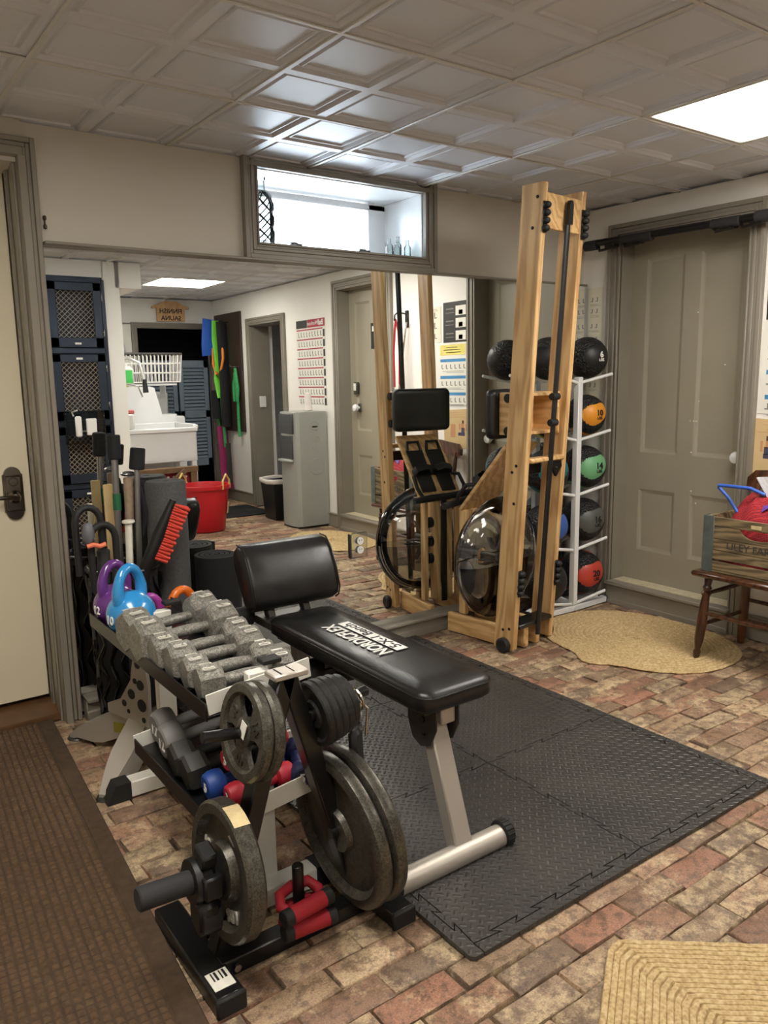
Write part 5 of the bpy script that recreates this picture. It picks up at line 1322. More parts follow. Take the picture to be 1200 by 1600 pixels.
# ------------------------------------------------------------------ outlet let into the mirror
def mpt(x, z, d=0): return on_mirror(x, z) + mn * d
t = thing('wall_outlet', 'double wall outlet with a clear cover plate set into the mirror', 'outlet', mpt(2.02, .497))
mr = Vector((0, 0, 1)).cross(mn).normalized() * -1; mu = Vector((0, 0, 1))
mr = mu.cross(mn); OM = frame(mpt(2.021, .497, .0005), mr, mu)
b = MB(); b.M = OM; b.box((0, 0, .003), (.085, .118, .006), .002); b.build('cover_plate', 'clear_plastic', t)
for s in (-1, 1):
    b = MB(); b.M = OM; b.lathe([(0, .0), (.0175, 0), (.0175, .008), (0, .0085)], (0, s * .021, .003), (0, 0, 1), 20); rc = b.build('receptacle', 'white_plastic', t)
    for dx in (-.006, .006):
        b = MB(); b.M = OM; b.box((dx, s * .021 + .004, .0117), (.002, .008, .001)); b.build('slot', 'black_plastic', rc, 0)
b = MB(); b.M = OM; b.box((-.052, 0, .006), (.006, .115, .012), .002); b.build('edge_bracket', 'dark_trim', t)

# ------------------------------------------------------------------ window sill things
thin_glass('bottle_glass', (0.9, 0.95, 0.95, 1), 0.05)
t = thing('netted_bottle', 'glass bottle wrapped in black netting at the left of the window', 'bottle', (1.618, 3.055, 1.819))
b = MB(); c = (1.622, 3.07, 1.819); Rb = .048
b.lathe([(.034, 0), (.046, .008), (.048, .05), (.048, .16), (.042, .192), (.018, .215), (.016, .25), (.021, .253), (.021, .262)], c, (0, 0, 1), 24); b.build('bottle', 'bottle_glass', t, 50)
b = MB()
for k in range(5):
    for s in (-1, 1):
        pts = []
        for i in range(13):
            a = 2 * PI * k / 5 + s * i * PI / 8 * .9; z = .004 + .19 * i / 12; z *= 1.06; r = .050 if z < .165 else .050 - (z - .165) * .85; pts.append((c[0] + r * math.cos(a), c[1] + r * math.sin(a), c[2] + z))
        b.tube(pts, .0034, 5)
for z, r in ((.004, .050), (.206, .016)): b.tube([(c[0] + r * math.cos(i * PI / 12), c[1] + r * math.sin(i * PI / 12), c[2] + z) for i in range(24)], .002, 5, closed=True)
b.build('netting', 'print_black', t)
for k, (x, y, h, r, lab) in enumerate(((2.315, 3.12, .085, .018, 'small clear bottle farthest left of the sill group'), (2.345, 3.10, .07, .016, 'small round clear bottle in the middle of the sill group'), (2.372, 3.13, .10, .017, 'tall clear bottle of the sill group'), (2.398, 3.09, .08, .016, 'clear bottle at the right end of the window sill'), (2.36, 3.17, .06, .016, 'low clear jar at the back of the window sill'))):
    b = MB(); b.lathe([(r * .8, 0), (r, .004), (r, h * .6), (r * .45, h * .75), (r * .4, h * .95), (r * .5, h)], (x, y, 1.819), (0, 0, 1), 16); o = b.build('sill_bottle', 'bottle_glass', None, 50); tag(o, lab, 'bottle', 'small bottles on the window sill')

# ------------------------------------------------------------------ left corner by the mirror: bin, poles, brush, rollers
t = thing('storage_bin', 'black lattice storage bin full of poles beside the door casing', 'bin', (.885, 2.855, 0))
bc = (.885, 2.855)
b = MB(); b.lathe([(.0, .004), (.100, .004), (.104, .01), (.122, .60), (.118, .60), (.098, .02), (0, .02)], (bc[0], bc[1], 0), (0, 0, 1), 28); b.build('liner', 'yoga_black', t, 40)
plain('shiny_black', S(14, 14, 15), .18, var=.1)
b = MB()
for k in range(16):
    a0 = 2 * PI * k / 16
    pts = [(bc[0] + (.110 + .016 * z / .6 + .007 * math.sin(k * PI + z * 42)) * math.cos(a0 + .12 * math.sin(z * 42)), bc[1] + (.110 + .016 * z / .6 + .007 * math.sin(k * PI + z * 42)) * math.sin(a0 + .12 * math.sin(z * 42)), .012 + z * .98) for z in [i * .03 for i in range(20)]]
    b.tube(pts, .0085, 7, flat=(1, .6))
b.build('lattice', 'shiny_black', t, kind='stuff')
b = MB(); b.tube([(bc[0] + .126 * math.cos(i * PI / 16), bc[1] + .126 * math.sin(i * PI / 16), .60) for i in range(32)], .009, 8, closed=True); b.build('rim', 'shiny_black', t)
plain('pole_wood', S(186, 160, 112), .5, var=.08, vscale=12); plain('pole_pale', S(176, 158, 108), .5, var=.1); plain('pole_alu', S(150, 150, 150), .3, .9); plain('cork_grip', S(150, 130, 108), .7, var=.15, vscale=60); plain('green_tape', S(28, 96, 62), .5); plain('bristle_red', S(206, 62, 44), .7, var=.15, vscale=90); plain('ivory_plastic', S(226, 222, 206), .4)
def pole(label, p, q, r, mat, cat='pole', seg=12):
    t = thing('pole', label, cat, p, group='poles in the storage bin'); b = MB(); b.cyl(p, q, r, seg=seg, bev=.001); b.build('shaft', mat, t); return t, Vector(p), Vector(q)
t, p, q = pole('grey pole with black foam grip and green tape in the storage bin', (.875, 2.88, .03), (.900, 2.915, 1.00), .012, 'pole_alu')
b = MB(); b.cyl((.899, 2.913, .985), (.902, 2.918, 1.075), .0245, seg=18, bev=.004); b.build('grip', 'yoga_black', t)
b = MB(); b.cyl((.8955, 2.909, .80), (.8967, 2.910, .86), .015, seg=14); b.build('tape', 'green_tape', t)
t, p, q = pole('pole with tilted black foam grip nearer the grey foam roller', (.925, 2.86, .03), (.968, 2.88, .955), .011, 'pole_alu')
b = MB(); b.cyl((.967, 2.88, .945), (.977, 2.882, 1.025), .028, .027, seg=18, bev=.004); b.build('grip', 'yoga_black', t)
t = thing('wooden_stave', 'flat tan wooden stave in front of the taped grey pole', 'stave', (.88, 2.93, .03)); b = MB(); b.M = frame((.872, 2.925, .03), (1, .1, 0), (.032, .008, 1)); b.box((0, .43, 0), (.034, .87, .014), .003); b.build('board', 'pole_wood', t)
for k, (x, y, ztop, lab) in enumerate(((.938, 2.895, .93, 'trekking pole with cork grip beside the wooden stave'),)):
    t = thing('trekking_pole', lab, 'trekking pole', (x - .03, y, .03)); d = Vector((.035, .01, ztop - .03)); b0 = Vector((x - .03, y, .03))
    b = MB(); b.cyl(b0, b0 + d * .82, .009, seg=12); b.build('shaft', 'cork_grip', t)
    b = MB(); b.cyl(b0 + d * .80, b0 + d * .985, .016, .019, seg=14, bev=.003); b.build('grip', 'cork_grip', t)
    b = MB(); b.sphere(b0 + d * 1.0, .021, 14, 8, (1.4, 1, .5)); b.build('knob', 'pole_alu', t)
    b = MB(); u = b0 + d * .97; b.tube([tuple(u), tuple(u + Vector((.03, -.02, -.02))), tuple(u + Vector((.045, -.025, -.12))), tuple(u + Vector((.03, -.02, -.20))), tuple(u + Vector((.01, -.015, -.15)))], .012, 8, flat=(.25, 1)); b.build('wrist_strap', 'yoga_black', t)
t, p, q = pole('short ivory plastic pole leaning at the front of the bin', (.872, 2.80, .04), (.886, 2.765, .775), .0125, 'ivory_plastic'); b = MB(); b.cyl((.886, 2.765, .772), (.886, 2.765, .782), .022, seg=16, bev=.002); b.build('cap', 'ivory_plastic', t)
# snow brush with red bristles
t = thing('snow_brush', 'black brush with a row of red bristles leaning on the foam roller', 'brush', (.90, 2.62, .6))
p = Vector((.925, 2.745, .60)); q = Vector((1.035, 2.725, .835)); d = (q - p).normalized(); out = Vector((.92, -.15, -.38)); out = (out - d * out.dot(d)).normalized()
b = MB(); b.tube([tuple(Vector((.905, 2.76, .40))), tuple(p), tuple(p.lerp(q, .5)), tuple(q + d * .01)], [.017, .021, .023, .012], 12); b.build('handle', 'black_plastic', t)
b = MB(); L = (q - p).length
for i in range(22):
    for j in range(3):
        s0 = p + d * (L * (.20 + .78 * i / 21)) + Vector((0, -.010 + .010 * j, 0)); e = s0 + out * (.062 + .004 * math.sin(i * 1.9 + j)) + d * .006 * math.sin(i * 2.1 + j)
        b.cyl(s0 + out * .008, e, .0045, .0065, seg=6)
b.build('bristles', 'bristle_red', t, kind='stuff')
# black crutch-like grips at the left
t = thing('resistance_grips', 'pair of black looped hand grips hanging over the edge of the bin', 'exercise handle', (.73, 2.72, .6))
for (x, y, dz) in ((.735, 2.72, 0), (.775, 2.70, -.06)):
    b = MB(); pts = [(x - .04, y, .62 + dz), (x - .042, y, .80 + dz)] + [(x + .042 * math.cos(PI - a), y, .80 + dz + .05 * math.sin(a)) for a in [PI * i / 8 for i in range(9)]] + [(x + .042, y, .62 + dz)]
    b.tube(pts, .012, 10); b.build('loop', 'rubber', t)
    b = MB(); b.cyl((x + .04, y - .003, .58 + dz), (x + .043, y - .003, .70 + dz), .022, seg=16, bev=.004); b.build('grip', 'grip_foam', t)
plain('grey_silicone', S(96, 98, 104), .5); plain('coral', S(226, 120, 88), .6)
b = MB(); b.sphere((.725, 2.69, .765), .03, 16, 10, (.7, .7, 1.3)); tag(b.build('grip_ball', 'grey_silicone'), 'small grey oval grip inside the black loops', 'grip')
b = MB(); b.tube([(.715, 2.675, .725), (.735, 2.67, .73), (.755, 2.672, .722), (.775, 2.67, .728)], .008, 8); tag(b.build('coral_band', 'coral'), 'small coral rubber band below the grey grip', 'band')
# rollers and mats
b = MB(); b.lathe([(.012, .004), (.072, .004), (.076, .012), (.076, .885), (.070, .893), (.014, .893), (.012, .885)], (1.078, 2.90, 0), (0, 0, 1), 36); tag(b.build('foam_roller', 'roller_foam', None, 50), 'tall grey speckled foam roller standing beside the brush', 'foam roller')
def rolled_mat(label, c, R, h, turns=4):
    t = thing('rolled_mat', label, 'exercise mat', (c[0], c[1], 0), group='black rolled exercise mats'); b = MB(); N = turns * 28; th = R / (turns + .6)
    pin, vs, fs = [], [], []
    for i in range(N + 1):
        a = 2 * PI * i / 28; r = R * .14 + (R * .86) * i / N; rr = r - th * .70
        for z in (.004, h):
            vs += [(c[0] + r * math.cos(a), c[1] + r * math.sin(a), z), (c[0] + max(rr, .002) * math.cos(a), c[1] + max(rr, .002) * math.sin(a), z)]
    for i in range(N):
        o, p = i * 4, i * 4 + 4; fs += [(o, p, p + 2, o + 2), (o + 1, o + 3, p + 3, p + 1), (o + 2, p + 2, p + 3, o + 3), (o, o + 1, p + 1, p)]
    fs += [(0, 2, 3, 1), (N * 4, N * 4 + 1, N * 4 + 3, N * 4 + 2)]; b.add(vs, fs); b.build('roll', 'yoga_black', t, 50); return t
rolled_mat('thick black rolled exercise mat standing behind the bench backrest', (1.262, 2.885, 0), .095, .585, 4)
b = MB(); b.cyl((1.00, 2.47, .44), (1.20, 2.46, .45), .035, seg=18, bev=.005); b.cyl((1.00, 2.47, .44), (.96, 2.47, .43), .02, seg=12); tag(b.build('grip_roller', 'rubber'), 'short black foam-covered bar behind the hex dumbbells', 'bar')
# grey machine base with perforated gusset
t = thing('machine_base', 'silver steel pedestal with two splayed legs behind the dumbbell rack', 'machine base', (.83, 2.56, 0))
hub = Vector((.845, 2.57, .16))
for (tip, c, lab) in (((.660, 2.85), .5, 0), ((.615, 2.335), .5, 1)):
    tip = Vector((tip[0], tip[1], .006)); b = MB(); d = hub - tip; pts = []; rs = []
    side = Vector((-d.y, d.x, 0)).normalized(); vs = []; fs = []
    for i in range(9):
        f = i / 8; p = tip.lerp(hub, f); z = .008 + .16 * (f ** .75); w = .018 + .022 * min(1, f * 3); hgt = .006 + .075 * min(1, f * 2.2)
        for (a, zz) in ((-w, max(.002, z - hgt)), (w, max(.002, z - hgt)), (w * .9, z + .01), (-w * .9, z + .01)): vs.append(tuple(Vector((p.x, p.y, zz)) + side * a))
    for i in range(8):
        for k in range(4): k2 = (k + 1) % 4; fs.append((i * 4 + k, i * 4 + k2, i * 4 + 4 + k2, i * 4 + 4 + k))
    fs += [(3, 2, 1, 0), (32, 33, 34, 35)]; b.add(vs, fs); lg = b.build('leg', 'silver_paint', t, 30)
    b = MB(); b.lathe([(0, 0), (.034, 0), (.03, .006), (0, .008)], (tip.x + d.x * .05, tip.y + d.y * .05, .001), (0, 0, 1), 16); b.build('foot_pad', 'gunmetal', lg)
    if lab == 0:
        pm = tip.lerp(hub, .80); b = MB(); b.M = frame((pm.x + side.x * .0395, pm.y + side.y * .0395, .085), d * -1 if side.y < 0 else d, (0, 0, 1)); s2 = 1
        b.M = frame(Vector((pm.x, pm.y, .088)) + side * (.0392 if side.x < 0 else -.0392), Vector((-d.x, -d.y, 0)), (0, 0, 1)); b.box((0, 0, 0), (.10, .036, .003)); b.build('warning_label', 'yellow_label', lg, 0)
b = MB(); b.M = Matrix(); gp = [(-.02, -.05), (.05, -.05), (.055, .10), (.04, .21), (-.005, .21), (-.03, .10), (-.09, .02), (-.16, -.01), (-.16, -.04)]
GMt = frame((.80, 2.50, .19), (.35, -.94, 0), (0, 0, 1)); b.prism(gp, .012, GMt, .0); gs = b.build('gusset', 'silver_paint', t, 30)
for (x, y, r) in ((.01, .16, .014), (-.008, .10, .010), (.018, .09, .018), (.02, .02, .022), (-.03, .05, .018), (-.07, .01, .012), (-.05, -.015, .008), (.025, -.03, .01)):
    for zz in (.0122, -.0008):
        b = MB(); b.M = GMt; b.cyl((x, y, zz), (x, y, zz + .0006), r, seg=16); b.build('hole', 'print_black', gs)
b = MB(); b.box((.945, 2.575, .28), (.25, .19, .16), .01); b.build('housing', 'yoga_black', t)
b = MB(); b.box((.88, 2.575, .19), (.08, .08, .14), .006); b.build('neck', 'gunmetal', t)
b = MB(); b.sphere((.885, 2.16, .045), .042, 18, 12); tag(b.build('massage_ball', 'blue_neoprene'), 'small blue spiky ball on the floor below the dumbbell rack', 'ball')

# ================================================================== things seen in the mirror
plain('locker_paint', S(40, 48, 62), .38, .2, var=.1, vscale=8); plain('louver_paint', S(112, 124, 136), .5, var=.06); plain('sign_wood', S(208, 166, 118), .55, var=.15, vscale=25); plain('bucket_red', S(196, 28, 40), .35, var=.04); plain('rope_yellow', S(216, 190, 110), .7)
plain('cooler_grey', S(150, 152, 146), .4, var=.04); plain('cooler_dark', S(60, 62, 64), .35); plain('bag_white', S(224, 216, 210), .5, var=.05); plain('peg_brown', S(58, 42, 34), .6, var=.1); plain('band_blue', S(52, 110, 220), .55); plain('band_lime', S(120, 220, 60), .5); plain('band_orange', S(238, 140, 50), .5); plain('band_green', S(54, 150, 84), .6, var=.25, vscale=60); plain('band_magenta', S(150, 34, 92), .5); plain('band_red', S(170, 40, 44), .5); plain('timber', S(122, 94, 66), .7, var=.2, vscale=14)
plain('mesh_wire', S(168, 156, 140), .4, .5)
# lockers in the partition
t = thing('mesh_locker', 'dark navy steel locker stack with wire mesh doors, seen in the mirror', 'locker', (1.555, 0.0, 0))
b = MB()
for (x, dx) in ((1.35, .03), (1.748, .03)): b.box((x, -.02, 1.0), (dx, .16, 2.0), .003)
for z in (.02, .53, .985, 1.50, 1.995): b.box((1.549, -.02, z), (.40, .16, .04), .003)
b.box((1.549, -.08, 1.0), (.42, .02, 2.0)); b.build('cabinet', 'locker_paint', t)
for (z0, z1) in ((1.525, 1.972), (1.01, 1.475), (.555, .96), (.05, .505)):
    y = .062; x0, x1 = 1.368, 1.73; b = MB(); fw = .055
    for (cx, cz, dx, dz) in ((x0 + fw / 2, (z0 + z1) / 2, fw, z1 - z0), (x1 - fw / 2, (z0 + z1) / 2, fw, z1 - z0), ((x0 + x1) / 2, z0 + fw / 2 * 1.2, x1 - x0, fw * 1.2), ((x0 + x1) / 2, z1 - fw / 2, x1 - x0, fw)): b.box((cx, y, cz), (dx, .02, dz), .002)
    d = b.build('door', 'locker_paint', t)
    b = MB(); xa, xb, za, zb = x0 + fw, x1 - fw, z0 + fw * 1.2, z1 - fw; st = .036; n = int((xb - xa + zb - za) / st) + 1
    for k in range(n):
        for s in (0, 1):
            c = k * st; lo = max(0, c - (zb - za)); hi = min(xb - xa, c)
            if hi - lo < .004: continue
            p, q = (lo, c - lo), (hi, c - hi)
            if s: p, q = (xb - xa - p[0], p[1]), (xb - xa - q[0], q[1])
            b.cyl((xa + p[0], y + .002 * s, za + p[1]), (xa + q[0], y + .002 * s, za + q[1]), .0021, seg=5)
    b.build('wire_mesh', 'mesh_wire', d, kind='stuff')
    b = MB(); b.box(((x0 + x1) / 2, y + .013, z0 + .025 if z0 > 1.3 else z1 - .03), (.045, .006, .014), .002); b.build('latch', 'white_plastic', d)
    for zz in (z0 + .1, z1 - .1):
        b = MB(); b.box((x1 + .006, y + .008, zz), (.008, .014, .05), .002); b.build('hinge', 'chrome', d)
t = thing('acrylic_holder', 'clear acrylic holder with white gadgets hanging on the locker door', 'holder', (1.545, .085, .96))
b = MB()
for (x, z, dx, dz) in ((1.545, 1.075, .27, .006), (1.545, .845, .27, .006), (1.412, .96, .006, .23), (1.678, .96, .006, .23)): b.box((x, .10, z), (dx, .05, dz), .001)
b.box((1.545, .088, .96), (.27, .003, .23)); b.build('case', 'clear_plastic', t)
b = MB(); b.box((1.50, .10, .965), (.045, .022, .15), .010); b.tube([(1.47, .10, 1.04), (1.46, .10, 1.07), (1.50, .10, 1.08)], .006, 8); b.build('phone_handset', 'white_plastic', t)
b = MB(); b.box((1.59, .10, .96), (.07, .02, .12), .004); b.build('white_case', 'white_plastic', t)
plain('white_steel', S(206, 206, 204), .3, .6)
# sink, washer, basket
t = thing('laundry_sink', 'white utility laundry sink with stepped backsplash, seen in the mirror', 'sink', (2.47, -1.25, 0))
b = MB(); x0, x1, y0, y1 = 2.17, 2.80, -1.52, -1.0
for (c, d) in ((((x0 + x1) / 2, y1 - .012, .70), (x1 - x0, .024, .30)), (((x0 + x1) / 2, y0 + .012, .72), (x1 - x0, .024, .34)), ((x0 + .012, (y0 + y1) / 2, .74), (.024, y1 - y0, .38)), ((x1 - .012, (y0 + y1) / 2, .72), (.024, y1 - y0, .34)), (((x0 + x1) / 2, (y0 + y1) / 2, .57), (x1 - x0, y1 - y0, .024))): b.box(c, d, .006)
b.box(((x0 + x1) / 2, y1 + .004, .84), (x1 - x0 + .02, .03, .045), .010); b.box((x1 + .004, (y0 + y1) / 2, .86), (.03, y1 - y0 + .02, .045), .010); b.box((x0 + .03, -1.03, .93), (.07, .07, .14), .012); b.build('basin', 'white_enamel', t)
b = MB(); poly = [(2.17, .84), (2.80, .84), (2.80, .965), (2.66, .97), (2.60, 1.22), (2.56, 1.235), (2.20, 1.235), (2.17, 1.20)]; b.prism(poly, .035, frame((0, y0 + .02, 0), (1, 0, 0), (0, 0, 1)), 0); b.build('backsplash', 'white_enamel', t, 30)
for (x, y) in ((x0 + .03, y1 - .03), (x1 - .03, y1 - .03), (x0 + .03, y0 + .03), (x1 - .03, y0 + .03)):
    b = MB(); b.box((x, y, .285), (.05, .05, .56), .008); b.build('leg', 'white_enamel', t)
t = thing('spring_faucet', 'chrome gooseneck spring faucet standing over the laundry sink', 'faucet', (2.24, -1.45, 1.23))
b = MB(); g = [(2.23, -1.46, .92), (2.23, -1.45, 1.35), (2.25, -1.42, 1.46), (2.33, -1.38, 1.50), (2.42, -1.34, 1.45), (2.45, -1.32, 1.30)]; b.tube(g, .016, 10); b.build('neck', 'white_steel', t)
b = MB(); b.cyl((2.45, -1.32, 1.30), (2.455, -1.31, 1.18), .018, .026, seg=14); b.build('spray_head', 'black_plastic', t)
b = MB(); b.tube([(2.23, -1.45, 1.18), (2.30, -1.40, 1.26), (2.40, -1.36, 1.24), (2.43, -1.34, 1.14)], .008, 8); b.build('spout', 'chrome', t)
t = thing('washing_machine', 'white washing machine behind the laundry sink, seen in the mirror', 'washing machine', (2.62, -1.88, 0))
b = MB(); b.box((2.62, -1.92, .48), (.62, .60, .92), .012); b.build('cabinet', 'white_enamel', t)
b = MB(); b.box((2.62, -2.14, 1.06), (.62, .14, .24), .02); b.build('console', 'white_enamel', t)
b = MB(); b.box((2.62, -1.88, .952), (.50, .42, .02), .008); b.build('lid', 'white_plastic', t)
t = thing('laundry_basket', 'white wire laundry basket with dark rim on the shelf behind the sink', 'basket', (2.62, -1.75, 1.26))
b = MB(); bx0, bx1, bya, byb, bz0, bz1 = 2.35, 2.93, -1.95, -1.62, 1.275, 1.545
for i in range(16):
    f = i / 15; x = bx0 + (bx1 - bx0) * f; xi = x * .94 + .06 * 2.64
    for y in (bya, byb): b.cyl((xi, y + (.02 if y < -1.8 else -.02), bz0), (x, y, bz1), .005, seg=6)
for i in range(1, 8):
    f = i / 8; y = bya + (byb - bya) * f
    for x in (bx0, bx1): b.cyl((x + (.02 if x < 2.5 else -.02), y, bz0), (x, y, bz1), .005, seg=6)
for z, k in ((bz0, .02), (bz0 + .09, .013), (bz0 + .18, .006)): b.tube([(bx0 + k, bya + k, z), (bx1 - k, bya + k, z), (bx1 - k, byb - k, z), (bx0 + k, byb - k, z)], .006, 6, closed=True)
for i in range(9): x = bx0 + .03 + (bx1 - bx0 - .06) * i / 8; b.cyl((x, bya + .02, bz0), (x, byb - .02, bz0), .004, seg=6)
b.build('wires', 'white_plastic', t)
b = MB(); b.tube([(bx0, bya, bz1), (bx1, bya, bz1), (bx1, byb, bz1), (bx0, byb, bz1)], .012, 8, closed=True); b.build('rim', 'dark_trim', t)
t = thing('wall_shelf', 'white shelf that holds the wire laundry basket', 'shelf', (2.6, -1.79, 1.25)); b = MB(); b.box((2.6, -1.80, 1.252), (.56, .30, .022), .003); b.build('board', 'white_enamel', t)
for x in (2.38, 2.86):
    b = MB(); b.box((x, -2.02, 1.20), (.02, .14, .09), .003); b.build('bracket', 'white_enamel', t)
plain('jug_green', S(70, 190, 90), .45, var=.1); plain('sponge_yellow', S(226, 206, 60), .7); plain('sponge_pink', S(220, 120, 120), .7)
t = thing('detergent_jug', 'white detergent jug with a green label by the laundry basket', 'jug', (2.28, -1.6, 1.235)); b = MB(); b.box((2.345, -1.56, 1.33), (.15, .09, .19), .025); b.cyl((2.345, -1.56, 1.42), (2.345, -1.56, 1.46), .025, seg=14); b.build('body', 'white_plastic', t)
b = MB(); b.box((2.36, -1.514, 1.33), (.09, .004, .12)); b.build('label_patch', 'jug_green', t, 0)
b = MB(); b.box((2.31, -1.49, 1.252), (.09, .05, .03), .010); tag(b.build('sponge', 'sponge_yellow'), 'yellow sponge on the sink backsplash', 'sponge')
b = MB(); b.box((2.21, -1.03, 1.018), (.07, .05, .035), .008); tag(b.build('sponge', 'sponge_pink'), 'pink sponge on the front rim of the sink', 'sponge')
b = MB(); b.box((2.45, -2.22, 1.62), (.22, .14, .14), .04); tag(b.build('storage_box', 'white_plastic'), 'white rounded box above the laundry basket', 'box')
t = thing('timber_stand', 'rough timber stand with red dotted fabric below the sink', 'stand', (2.45, -.86, 0))
for (c, d, r) in (((2.22, -.88, .25), (.06, .06, .50), 0), ((2.70, -.88, .25), (.06, .06, .50), 0), ((2.46, -.88, .49), (.56, .07, .05), 0), ((2.46, -.85, .36), (.05, .03, .40), .9)):
    b = MB(); b.box(c, d, .004, (0, r, 0)); b.build('beam', 'timber', t)
plain('dot_red', S(150, 30, 50), .7)
b = MB(); b.box((2.50, -.92, .40), (.36, .05, .16), .015); fb = b.build('fabric_pack', 'dot_red', t)
for i in range(6):
    for j in range(2):
        b = MB(); b.lathe([(0, 0), (.013, 0), (0, .001)], (2.36 + .055 * i, -.894, .365 + .06 * j), (0, 1, 0), 12); b.build('dot', 'print_white', fb)
# sauna doorway: sign and louvred leaves
t = thing('sauna_sign', 'wooden house-shaped sign reading FINNISH SAUNA over the dark doorway', 'sign', (3.075, -2.29, 2.0))
b = MB(); poly = [(-.15, -.10), (.15, -.10), (.15, .03), (.20, .025), (.20, .045), (.06, .105), (-.06, .105), (-.20, .045), (-.20, .025), (-.15, .03)]; b.prism(poly, .02, frame((3.08, -2.278, 2.005), (-1, 0, 0), (0, 0, 1))); bd = b.build('board', 'sign_wood', t, 30)
lettering('FINNISH', .066, (3.08, -2.2576, 2.005), (-1, 0, 0), (0, 0, 1), 'print_black', bd, .0008, .0014, 1.0); lettering('SAUNA', .066, (3.08, -2.2576, 1.935), (-1, 0, 0), (0, 0, 1), 'print_black', bd, .0008, .0014, 1.0)
for k, (x0, x1) in enumerate(((2.76, 3.095), (3.115, 3.445))):
    t = thing('louver_door', ['slate grey louvred half door on the hinge side by the sink', 'slate grey louvred half door on the side of the exercise bands'][k], 'door', ((x0 + x1) / 2, -2.25, .37), group='louvred saloon doors'); y = -2.25
    b = MB(); z0, z1 = .37, 1.50
    for (c, d) in (((x0 + .025, y, (z0 + z1) / 2), (.05, .03, z1 - z0)), ((x1 - .025, y, (z0 + z1) / 2), (.05, .03, z1 - z0)), (((x0 + x1) / 2, y, z0 + .04), (x1 - x0, .03, .08)), (((x0 + x1) / 2, y, z1 - .04), (x1 - x0, .03, .08)), (((x0 + x1) / 2, y, .93), (x1 - x0, .03, .08))): b.box(c, d, .003)
    b.build('frame', 'louver_paint', t)
    for (a, c) in ((z0 + .08, .89), (.97, z1 - .08)):
        n = int((c - a) / .036)
        for i in range(n):
            b = MB(); b.box(((x0 + x1) / 2, y, a + (c - a) * (i + .5) / n), (x1 - x0 - .10, .040, .007), .001, (-.95, 0, 0)); b.build('slat', 'louver_paint', t)
# red bucket
t = thing('rope_tub', 'large red plastic tub with rope handles on the brick floor', 'bucket', (2.60, -.42, 0)); c = (2.61, -.40, 0); k = 1.0
b = MB(); b.lathe([(0, .006), (.155, .006), (.162, .015), (.205, .37), (.222, .372), (.224, .40), (.205, .402), (.200, .39), (.157, .03), (0, .026)], c, (0, 0, 1), 40, cap=False); bd = b.build('body', 'bucket_red', t, 40)
for a in (.9, .9 + PI):
    o = Vector((c[0] + .21 * math.cos(a), c[1] + .21 * math.sin(a), .37)); u = Vector((-math.sin(a), math.cos(a), 0)); b = MB(); b.tube([tuple(o - u * .06), tuple(o - u * .055 + Vector((0, 0, .07))), tuple(o + Vector((0, 0, .12))), tuple(o + u * .055 + Vector((0, 0, .07))), tuple(o + u * .06)], .009, 8); b.build('rope_handle', 'rope_yellow', t)
a = .6; b = MB(); b.box((c[0] + .195 * math.cos(a), c[1] + .195 * math.sin(a), .20), (.002, .06, .10), 0, (0, .12, a)); b.build('label_patch', 'tan_sticker', bd, 0)
# water cooler, trash can, floor mat
t = thing('water_cooler', 'grey floor-standing water cooler beside the wall chart, seen in the mirror', 'water cooler', (3.40, -.06, 0))
b = MB(); x0, x1, y0, y1 = 3.245, 3.548, -.215, .10; poly = [(x1, y0), (x1, y1), (x0 + .04, y1), (x0 + .01, y1 - .02), (x0 - .012, (y0 + y1) / 2 + .06), (x0 - .012, (y0 + y1) / 2 - .06), (x0 + .01, y0 + .02), (x0 + .04, y0)]
b.prism(poly, .985, Matrix.Translation((0, 0, .015)), .004); body = b.build('cabinet', 'cooler_grey', t, 30)
b = MB(); b.box((3.40, -.06, .008), (.28, .28, .016)); b.build('base', 'black_plastic', t)
b = MB(); b.box((x0 - .006, -.06, .90), (.02, .25, .17), .006); b.build('control_panel', 'cooler_dark', t)
b = MB(); b.box((x0 - .006, -.06, .70), (.014, .22, .20), .004); b.build('dispenser_bay', 'cooler_dark', t)
b = MB(); b.box((x0 - .022, -.06, .585), (.035, .23, .022), .006); b.build('drip_tray', 'cooler_grey', t)
for (x, z, r) in ((3.43, .88, .040), (3.45, .765, .024), (3.42, .695, .018), (3.44, .53, .072)):
    b = MB(); b.lathe([(r, 0), (r, .002), (r - .004, .004), (r - .006, .002), (0, .002)], (x, y1, z), (0, 1, 0), 28); b.build('side_disc', 'cooler_grey', body)
b = MB(); b.box((3.43, y1 + .003, .872), (.05, .004, .012), .001); b.build('grip_slot', 'black_plastic', body)
b = MB(); b.cyl((3.44, -.02, 1.0), (3.44, -.02, 1.16), .036, .028, seg=18, bev=.008); tag(b.build('cup_sleeve', 'bag_white'), 'white cup dispenser standing on the water cooler', 'cup holder')
t = thing('trash_can', 'black trash can with white liner between cooler and doorway', 'trash can', (3.38, -.50, 0))
b = MB()
vs = []; fs = []
for (z, a, c) in ((.006, .11, .11), (.36, .135, .135), (.36, .128, .128), (.03, .105, .105)): vs += [(3.40 - a, -.53 - c, z), (3.40 + a, -.53 - c, z), (3.40 + a, -.53 + c, z), (3.40 - a, -.53 + c, z)]
for k in range(3):
    for i in range(4): j = (i + 1) % 4; fs.append((k * 4 + i, k * 4 + j, k * 4 + 4 + j, k * 4 + 4 + i))
fs += [(3, 2, 1, 0), (12, 13, 14, 15)]; b.add(vs, fs); b.build('can', 'black_plastic', t, 30)
